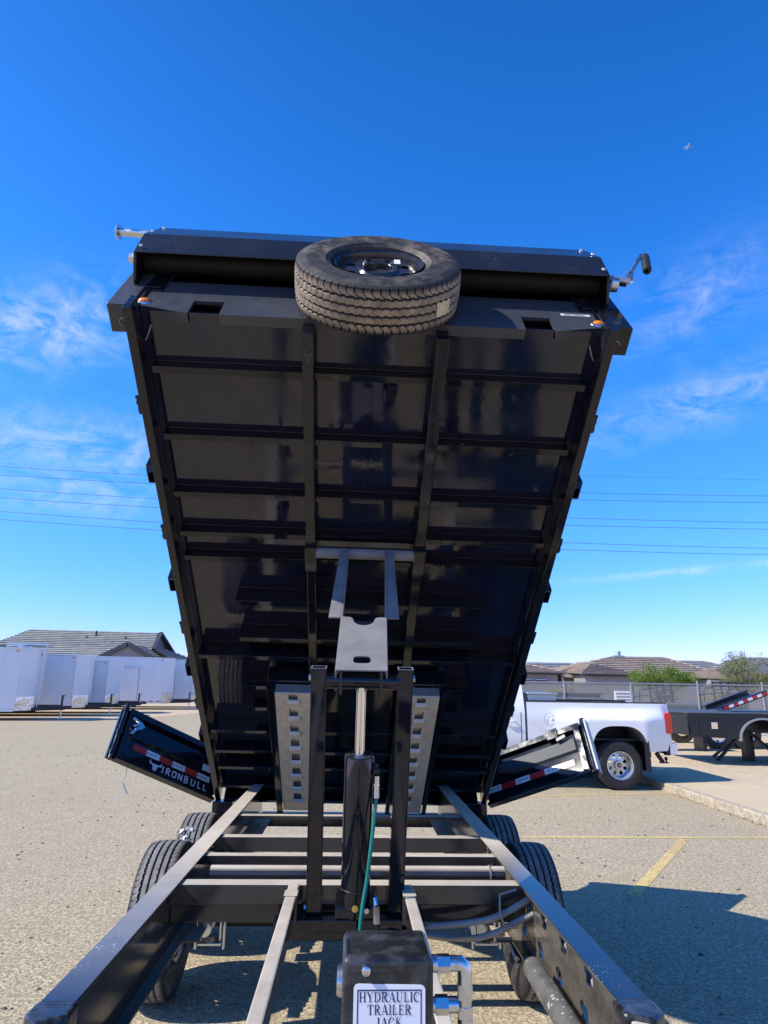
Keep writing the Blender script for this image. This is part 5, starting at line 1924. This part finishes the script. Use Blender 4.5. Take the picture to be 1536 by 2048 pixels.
MB().box(34, 39.8, 64.2, 68, 0, 2.55).build('wall', m_stucco, h)
for k, (dx, dz) in enumerate(((0, 0), (.22, .18), (.45, -.05))):
    MB().tube([V(28.1 + dx, 72, 4.7), V(28.1 + dx, 72, 5.35 + dz)], .035, 6).build('roof_antenna', m_fence, h)
MB().box(27.8, 28.9, 71.7, 72.3, 4.82, 5.0).build('roof_unit', m_fence, h)
MB().box(28.35, 28.6, 71.95, 72.05, 5.0, 5.45).build('roof_unit', m_fence, h)
h = thing('house', 'brown roofed house at the edge of the raised bed, left of the cream fronted one', 'house', (14, 70, 0))
hip_house(h, 8.0, 19.9, 64, 76, 2.95, 4.05, 12.0, 16.4, 70, 10, m_roof2, m_stucco)
for a, b in ((15.6, 16.9), (17.3, 18.3)):
    wd_ = MB().box(a, b, 64.4, 64.49, 1.55, 2.3).build('window', m_glass, h)
    MB().box(a - .06, b + .06, 64.38, 64.399, 2.3, 2.36).build('frame', m_trim, wd_)
h = thing('house', 'distant grey roofed house peeking over between two brown roofs', 'house', (24, 92, 0))
hip_house(h, 18.5, 32, 88, 98, 3.3, 4.7, 24.0, 30.0, 93, 9, m_roof3, m_stucco)
h = thing('house', 'house with a dark blue gable between the brown roof and the sparse tree', 'house', (41, 84, 0))
hip_house(h, 36, 50, 80, 92, 3.2, 5.0, 38.0, 45.0, 86, 11, m_roof3, m_stucco)
MB().add([V(41.2, 79.5, 3.1), V(48.2, 79.5, 3.1), V(44.3, 79.5, 4.75)], [(0, 1, 2)]).build('gable_wall', m_stucco3, h, fix=False)
for s_ in (-1, 1):
    MB().beam((44.4, 79.4, 4.9), (44.4 + s_ * 3.6, 79.4, 3.15), .3, .25, (0, -1, 0)).build('bargeboard', m_fascia, h)
MB().box(44.2, 44.4, 79.35, 79.48, 3.2, 4.7).build('gable_post', m_fascia, h)
h = thing('house', 'grey tiled house with a pale gable at the right edge behind the tree', 'house', (44, 72, 0))
hip_house(h, 39.2, 56, 68, 80, 3.1, 4.95, 42.3, 52, 73, 13, m_roof3, m_stucco)
MB().add([V(38.9, 67.5, 3.05), V(43.6, 67.5, 3.05), V(41.2, 67.5, 4.5)], [(0, 1, 2)]).build('gable_wall', m_stucco2, h, fix=False)
for s_ in (-1, 1):
    MB().beam((41.2, 67.4, 4.62), (41.2 + s_ * 2.7, 67.4, 3.05), .3, .2, (0, -1, 0)).build('bargeboard', m_roof3, h)
MB().box(40.2, 42.6, 67.5, 67.57, 1.6, 2.3).build('window', m_trim, h)

# block wall behind the yard
bw = MB()
tag(bw.box(2, 60, 55, 55.2, 0, 1.95).build('block_wall', m_blockwall, L=(30, 55, 0)), 'long grey block wall behind the storage yard below the houses', 'wall')

# ================================================================== CHAIN LINK FENCE
FE = thing('chain_link_fence', 'galvanised chain link fence across the back of the yard', 'fence', (11, 24, 0))
FY, FX0, FX1, FH = 24.0, 4.2, 17.2, 1.83
for k, xp in enumerate((5.0, 7.42, 9.8, 12.2, 14.55, 16.7)):
    MB().tube([V(xp, FY, 0), V(xp, FY, FH + (.12 if k in (3, 4) else .05))], .03, 10).build('fence_post', m_fence, FE, smooth=40)
MB().tube([V(FX0, FY, FH), V(FX1, FY, FH)], .022, 8).build('top_rail', m_fence, FE, smooth=40)
mb = MB()
pit, r_ = .085, .0035
d_ = 1.0
n = int((FX1 - FX0 + FH) / pit)
for sgn in (-1, 1):
    for i in range(n):
        xa = FX0 - (FH if sgn > 0 else 0) + i * pit
        za, xb, zb_ = .1, xa + sgn * (FH - .1), FH
        p, q = V(xa, FY - .002 * sgn, za), V(xb, FY - .002 * sgn, zb_)
        # clip to the fence run
        lo, hi = 0.0, 1.0
        for bound, side_ in ((FX0, 1), (FX1, -1)):
            fa, fb = side_ * (p.x - bound), side_ * (q.x - bound)
            if fa < 0 and fb < 0:
                lo, hi = 1, 0
                break
            if fa < 0: lo = max(lo, fa / (fa - fb))
            elif fb < 0: hi = min(hi, fa / (fa - fb))
        if hi > lo:
            mb.tube([p.lerp(q, lo), p.lerp(q, hi)], r_, 3, caps=False)
wm = mb.build('chain_mesh', m_fence, FE, fix=False)
wm['kind'] = 'stuff'


# ================================================================== YARD: FLATBEDS, RACKS, TRAILERS
def headache_rack(t, x, y0, y1, z0, mat, lean=.35):
    o = MB()
    for yy in (y0, y0 + (y1 - y0) * .33, y0 + (y1 - y0) * .66, y1):
        o.beam((x, yy, z0), (x - lean * .2, yy, z0 + .85), .07, .07, (0, 1, 0))
    for k in range(6):
        o.beam((x - lean * .2 * k / 5, y0, z0 + .1 + k * .15), (x - lean * .2 * k / 5, y1, z0 + .1 + k * .15), .07, .05)
    return o.build('headache_rack', mat, t, bevel=.006)


def flatbed(name, label, cat, x0, x1, y0, y1, zt, rack_x=None, mat=m_navy, topmat=m_deck, grp=None):
    t = thing(name, label, cat, ((x0 + x1) / 2, (y0 + y1) / 2, 0), grp)
    MB().box(x0, x1, y0, y1, zt - .06, zt).build('deck', topmat, t, bevel=.01)
    MB().box(x0 + .03, x1 - .03, y0 + .02, y0 + .08, zt - .32, zt - .061).build('side_skirt', mat, t)
    MB().box(x0 + .03, x1 - .03, y1 - .08, y1 - .02, zt - .32, zt - .061).build('side_skirt', mat, t)
    for k in (0.25, .45, .75):
        MB().box(x0 + (x1 - x0) * k - .06, x0 + (x1 - x0) * k + .06, y0 + .2, y1 - .2, 0.0, zt - .061).build('support', mat, t)
    if rack_x is not None:
        headache_rack(t, rack_x, y0 + .1, y1 - .1, zt, mat)
        # side tubes curving back
        for yy in (y0 + .1, y1 - .1):
            for hz, ln_ in ((.62, .5), (.35, .8)):
                s_ = -1 if rack_x > (x0 + x1) / 2 else 1
                MB().tube(bez([V(rack_x, yy, zt + hz), V(rack_x + s_ * ln_ * .7, yy, zt + hz - .02), V(rack_x + s_ * ln_, yy, zt + hz - .14), V(rack_x + s_ * ln_ * 1.02, yy, zt)], 6), .03, 8).build('rack_tube', mat, t, smooth=50)
    return t


flatbed('flatbed_body', 'black flatbed body with a tube headache rack seen through the fence above the pickup tailgate', 'flatbed', 10.6, 13.0, 27.0, 29.2, 1.02, 12.75)
flatbed('flatbed_body', 'black flatbed body with a tall headache rack behind the bare post of the fence', 'flatbed', 14.2, 16.9, 29.0, 31.2, 1.12, 16.6)
flatbed('flatbed_body', 'low black deck lying behind the fence left of the white rack', 'flatbed', 7.9, 10.2, 27.5, 29.6, 1.25, None)
flatbed('flatbed_body', 'grey topped flatbed deck standing behind the fence next to the pickup tailgate', 'flatbed', 11.5, 14.6, 25.2, 27.4, 1.12, None, m_navy, m_deck)
wr = thing('headache_rack', 'white louvred headache rack standing behind the fence', 'headache rack', (10.3, 26, 0))
mb = MB()
for xx in (10.0, 10.62):
    mb.beam((xx, 26, 0), (xx, 26, 1.52), .08, .06, (0, 1, 0))
mb.box(9.97, 10.65, 25.96, 26.04, 1.48, 1.56)
mb.build('rack_frame', m_white, wr, bevel=.01)
for k in range(6):
    MB().box(10.03, 10.59, 25.97, 26.03, .82 + k * .11, .875 + k * .11).build('louvre', m_white, wr)

# black flatbed body on a stand at the right edge
FB = thing('truck_flatbed', 'black truck flatbed with wheel arches and side tool box on a steel stand', 'flatbed', (9.5, 15.7, .1))
x0, x1, y0, y1, zt = 7.15, 11.6, 14.6, 16.7, 1.19
MB().box(x0, x1, y0, y1, zt - .03, zt).build('deck', m_deck, FB, bevel=.008)
mb = MB()
axc, ar = 8.75, .50
pts = []
for i in range(57):
    x = x0 + (x1 - x0) * i / 56
bot = []
xs_ = [x0 + .02] + [axc - ar + i * ar / 14 for i in range(29)] + [9.55, x1 - .02]
poly = [(x0 + .0, zt - .031), (x1, zt - .031), (x1, .68), (axc + ar, .66)]
poly += [(axc + ar * math.cos(R(a)), .66 + .40 * math.sin(R(a))) for a in range(10, 180, 10)]
poly += [(axc - ar, .66), (x0 + .04, .70)]
for yy in (y0, y1 - .03):
    MB().prism(poly, lambda u, v, w_: V(u, w_, v), yy, yy + .03).build('side_panel', m_navy, FB)
    mb = MB()
    mb.grid([[V(axc + (ar + d_) * math.cos(R(a)), yw, .66 + (.40 + d_) * math.sin(R(a))) for d_, yw in ((.0, yy - .05), (.035, yy - .05), (.035, yy + .06), (.0, yy + .06), (.0, yy - .05))] for a in range(-5, 186, 10)])
    mb.build('fender_arch', m_fence if yy == y0 else m_navy, FB, smooth=40)
MB().box(x0 + .22, x0 + .78, y0 - .014, y0 - .001, .72, 1.03).build('tool_box_door', m_navy, FB, bevel=.006)
mb = MB().box(x0 + .47, x0 + .61, y0 - .03, y0 - .0145, .86, 1.0)
mb.build('paddle_latch', m_chrome, FB, bevel=.02)
MB().box(9.62, 10.3, y0 - .014, y0 - .001, .72, 1.03).build('tool_box_door', m_navy, FB, bevel=.006)
MB().box(x0 + .01, x1, y0 - .02, y0 - .001, zt - .10, zt - .032).build('rub_rail', m_navy, FB)
MB().box(x0 + .0, x0 + .03, y0 + .04, y1 - .04, .72, zt - .04).build('end_panel', m_navy, FB)
MB().box(x0 + 1.4, x0 + 2.3, y0 + .7, y0 + 1.4, zt + .001, zt + .02).build('hitch_lid', m_navy, FB)
for yy in (y0 + .6, y1 - .6):
    MB().box(x0 + .1, x1 - .1, yy - .05, yy + .05, .82, zt - .032).build('long_sill', m_navy, FB)
ST = thing('support_stand', 'dark steel stand with splayed legs holding up the black truck flatbed', 'stand', (9.0, 15.75, .1))
MB().box(8.93, 9.13, 15.65, 15.85, .10, .815).build('post', m_navy, ST, bevel=.006)
for dx, dy in ((-.78, -.1), (.75, -.1), (-.42, .75), (.45, .75), (.4, -.7)):
    MB().beam((9.03 + dx * .13, 15.75 + dy * .13, .72), (9.03 + dx, 15.75 + dy, .13), .075, .05).build('leg', m_navy, ST, bevel=.004)

# black deck-over trailer with a raised striped ramp behind it
GT = thing('equipment_trailer', 'black equipment trailer with a raised tail ramp edged in red and white tape', 'trailer', (10.6, 19.6, .1))
MB().box(9.6, 15, 18.6, 21.0, .98, 1.08).build('deck', m_navy, GT, bevel=.01)
MB().box(9.7, 15, 18.62, 18.7, .72, .975).build('frame_side', m_navy, GT)
rp = MB().beam((10.05, 18.5, 1.17), (11.3, 18.5, 1.60), .14, .09, (0, -1, 0)).build('tail_ramp', m_navy, GT)
MB().beam((10.05, 19.4, 1.17), (11.3, 19.4, 1.60), .14, .09, (0, -1, 0)).build('tail_ramp', m_navy, GT)
mb = MB()
mb.add([V(10.05, 18.6, 1.13), V(11.3, 18.6, 1.56), V(11.3, 19.35, 1.56), V(10.05, 19.35, 1.13)], [(0, 1, 2, 3)])
mb.build('ramp_deck', m_navy, GT, fix=False)
for k in range(9):
    a, b = V(10.06, 18.445, 1.175), V(11.28, 18.445, 1.595)
    p, q = a.lerp(b, k / 9), a.lerp(b, (k + .98) / 9)
    MB().beam(p, q, .006, .075, (0, 0, 1)).build('tape_stripe', m_redtape if k % 2 == 0 else m_whitetape, rp)
for k, xx in enumerate((9.92, 10.72)):
    for yy in (18.65, 20.7):
        mb = MB().tube([V(xx, yy, .50), V(xx, yy + .24, .50)], .40, 32)
        wo_ = mb.build('wheel', m_tyre_truck, GT, smooth=40)
        MB().lathe([(.22, -.004), (.22, .012), (.2, .0), (.1, .02), (.08, -.02), (.0, -.02)], lambda a, b, c: V(xx + a, yy - c, .50 + b), 28).build('rim', m_chrome, wo_, smooth=40)
# white steel box low beside it
WB = thing('storage_box', 'low white steel box beyond the pickup bumper, left of the black truck flatbed', 'box', (8.75, 18.2, .1))
MB().box(8.1, 9.35, 17.95, 18.55, .62, .90).build('box_body', m_white, WB, bevel=.02)
MB().box(8.08, 9.37, 17.93, 18.57, .901, .93).build('box_lid', m_white, WB, bevel=.01)
for xx in (8.2, 9.15):
    MB().box(xx, xx + .1, 18.0, 18.5, .10, .619).build('leg', m_navy, WB)
# black dump trailer far in the yard with small white lettering
DT = thing('parked_dump_trailer', 'small black dump trailer with white lettering parked behind the fence', 'dump trailer', (10.0, 33, 0))
MB().box(8.0, 11.6, 32, 34, .75, 1.35).build('bed', m_navy, DT, bevel=.02)
MB().box(7.9, 11.7, 31.95, 34.05, 1.351, 1.42).build('top_rail', m_navy, DT)
mb = MB()
for k, ch in enumerate('IRONBULL'):
    pass
lettering(mb, 'IRONBULL', lambda u, v, w_: V(u, 31.998 - w_, v), 9.1, 1.0, .17, .95, .2, False, .002)
mb.build('side_lettering', m_logo, DT, fix=False)
for xx in (9.4, 10.3):
    for yy in (31.75, 34.0):
        MB().tube([V(xx, yy, .39), V(xx, yy + .23, .39)], .39, 24).build('wheel', m_tyre_truck, DT, smooth=40)


# ================================================================== TREES, BUSHES
def tree(name, label, base, crown_c, crown_r, nleaf, lsize, nbr, mleaf, seed, flat=1.0, group=None, clump=40):
    g = random.Random(seed)
    t = thing(name, label, 'tree' if 'tree' in name else 'bush', base, group)
    base = Vector(base)
    cc, cr_ = Vector(crown_c), Vector(crown_r)
    mb = MB()
    tips = []
    top = base.lerp(cc, .42)
    mb.tube([base, base.lerp(top, .5) + V(g.uniform(-.05, .05), 0, 0), top], [.085, .07, .055], 8)
    for k in range(nbr):
        while True:
            d = V(g.uniform(-1, 1), g.uniform(-1, 1), g.uniform(-.5, 1))
            if d.length < 1:
                break
        d.normalize()
        tip = cc + V(d.x * cr_.x, d.y * cr_.y, d.z * cr_.z) * g.uniform(.7, 1.02)
        mid = top.lerp(tip, .5) + V(g.uniform(-.12, .12), g.uniform(-.12, .12), g.uniform(0, .22))
        mb.tube(bez([top, mid, tip], 4), [.035 - .028 * i / 8 for i in range(9)], 5)
        tips.append((mid, tip))
    mb.build('trunk', m_bark, t, smooth=60)
    lm = MB()
    vs, fs = [], []
    ncl = max(1, nleaf // clump)
    for c in range(ncl):
        mid, tip = g.choice(tips)
        ctr = mid.lerp(tip, g.uniform(.35, 1.05)) + V(g.gauss(0, .10), g.gauss(0, .10), g.gauss(0, .07))
        sp = g.uniform(.08, .2)
        for i in range(clump):
            p = ctr + V(g.gauss(0, sp), g.gauss(0, sp), g.gauss(0, sp * .55))
            a = V(g.uniform(-1, 1), g.uniform(-1, 1), g.uniform(-.5, .5)).normalized() * lsize * g.uniform(.6, 1.3)
            b = a.cross(V(g.uniform(-1, 1), g.uniform(-1, 1), g.uniform(-1, 1))).normalized() * lsize * .38
            k0 = len(vs)
            vs += [p - a, p + b, p + a, p - b]
            fs.append((k0, k0 + 1, k0 + 2, k0 + 3))
    lm.add(vs, fs)
    lm.build('crown', mleaf, t, fix=False)
    return t


tree('palo_verde_tree', 'bright green umbrella shaped palo verde tree behind the fence', (15.1, 33, 0), (15.0, 33, 2.28), (1.65, 1.5, .50), 9000, .05, 34, m_leaf1, 3)
tree('desert_tree', 'tall sparse yellow green tree at the right edge behind the fence', (19.2, 33, 0), (19.2, 33, 2.55), (1.35, 1.2, 1.15), 6500, .045, 46, m_leaf2, 5, clump=26)
tree('desert_bush', 'dry yellowish bush behind the fence left of the white louvred rack', (9.9, 34, 0), (10.3, 34, 1.35), (.75, .6, .42), 2600, .05, 22, m_leaf3, 9)
tree('desert_bush', 'dry brown bush behind the fence below the palo verde', (15.9, 35, 0), (15.9, 35, 1.3), (.9, .8, .55), 2600, .05, 22, m_leaf3, 11)
tree('desert_bush', 'dry bush behind the fence below the sparse tree', (18.3, 34, 0), (18.3, 34, 1.2), (1.0, .8, .5), 2600, .05, 22, m_leaf3, 13)

# ================================================================== POWER LINES, AIRLINER
WY = 60.0
for k, (zl, zr_) in enumerate(((22.7, 21.75), (20.65, 20.14), (19.84, 19.49), (18.56, 17.52), (17.71, 16.88), (16.46, 15.04), (15.72, 14.42))):
    pts = []
    for i in range(41):
        t_ = i / 40
        x = -120 + 240 * t_
        zz = zl + (zr_ - zl) * (x + 32.4) / 72 - .0 + ((x - 8) / 100) ** 2 * 4.0 - .9
        pts.append(V(x, WY, zz))
    ordn = ('topmost', 'second', 'third', 'fourth', 'fifth', 'sixth', 'lowest')[k]
    mb = MB().tube(pts, .021 if k else .012, 5)
    tag(mb.build('power_line', m_wirem, smooth=60, L=(0, WY, 0)), '%s of the seven thin dark power lines crossing the sky' % ordn, 'power line', 'power lines crossing the sky')

PD = 3500.0
dv = (cf + cr * ((1376 - 768) / 1342.86) - cu * ((293 - 1024) / 1342.86))
pc = Vector((-0.0183, 0, 1.6738)) + dv.normalized() * PD
AP = thing('airliner', 'tiny white airliner high in the blue sky at upper right', 'airplane', pc)
fwd = V(-.25, -.85, -.05).normalized()
sd = fwd.cross(V(0, 0, 1)).normalized()
upv = sd.cross(fwd)
AT = lambda a, b, c: pc + fwd * a + sd * b + upv * c
mb = MB().tube([AT(19, 0, 0), AT(17, 0, 0), AT(13, 0, 0), AT(-9, 0, 0), AT(-18, 0, 1.2), AT(-20, 0, 1.6)], [.3, 1.4, 2.0, 2.0, .9, .2], 14)
mb.build('fuselage', m_plane, AP, smooth=50)
for s_ in (-1, 1):
    mb = MB().prism([(4, s_ * 1.8), (-3, s_ * 1.8), (-8, s_ * 16.5), (-6.2, s_ * 16.5)], lambda u, v, w_: AT(u, v, w_ + abs(v) * .09), -.9, -.4)
    mb.build('wing', m_plane, AP)
    mb = MB().prism([(-14.5, s_ * .5), (-18, s_ * .5), (-20, s_ * 6.2), (-18.6, s_ * 6.2)], lambda u, v, w_: AT(u, v, w_), 1.0, 1.3)
    mb.build('tailplane', m_plane, AP)
    MB().tube([AT(4.5, s_ * 5.5, -1.6), AT(.5, s_ * 5.5, -1.6)], 1.0, 12).build('engine', m_plane, AP, smooth=40)
mb = MB().prism([(-13.5, 1.5), (-18.5, 1.2), (-20.5, 6.8), (-18.2, 6.8)], lambda u, v, w_: AT(u, w_, v), -.2, .2)
mb.build('tail_fin', m_plane, AP)

for o_ in (src_tyre, src_rim, src_drum, src_sp, src_tt, src_trim, src_cap, src_em):
    bpy.data.objects.remove(o_)
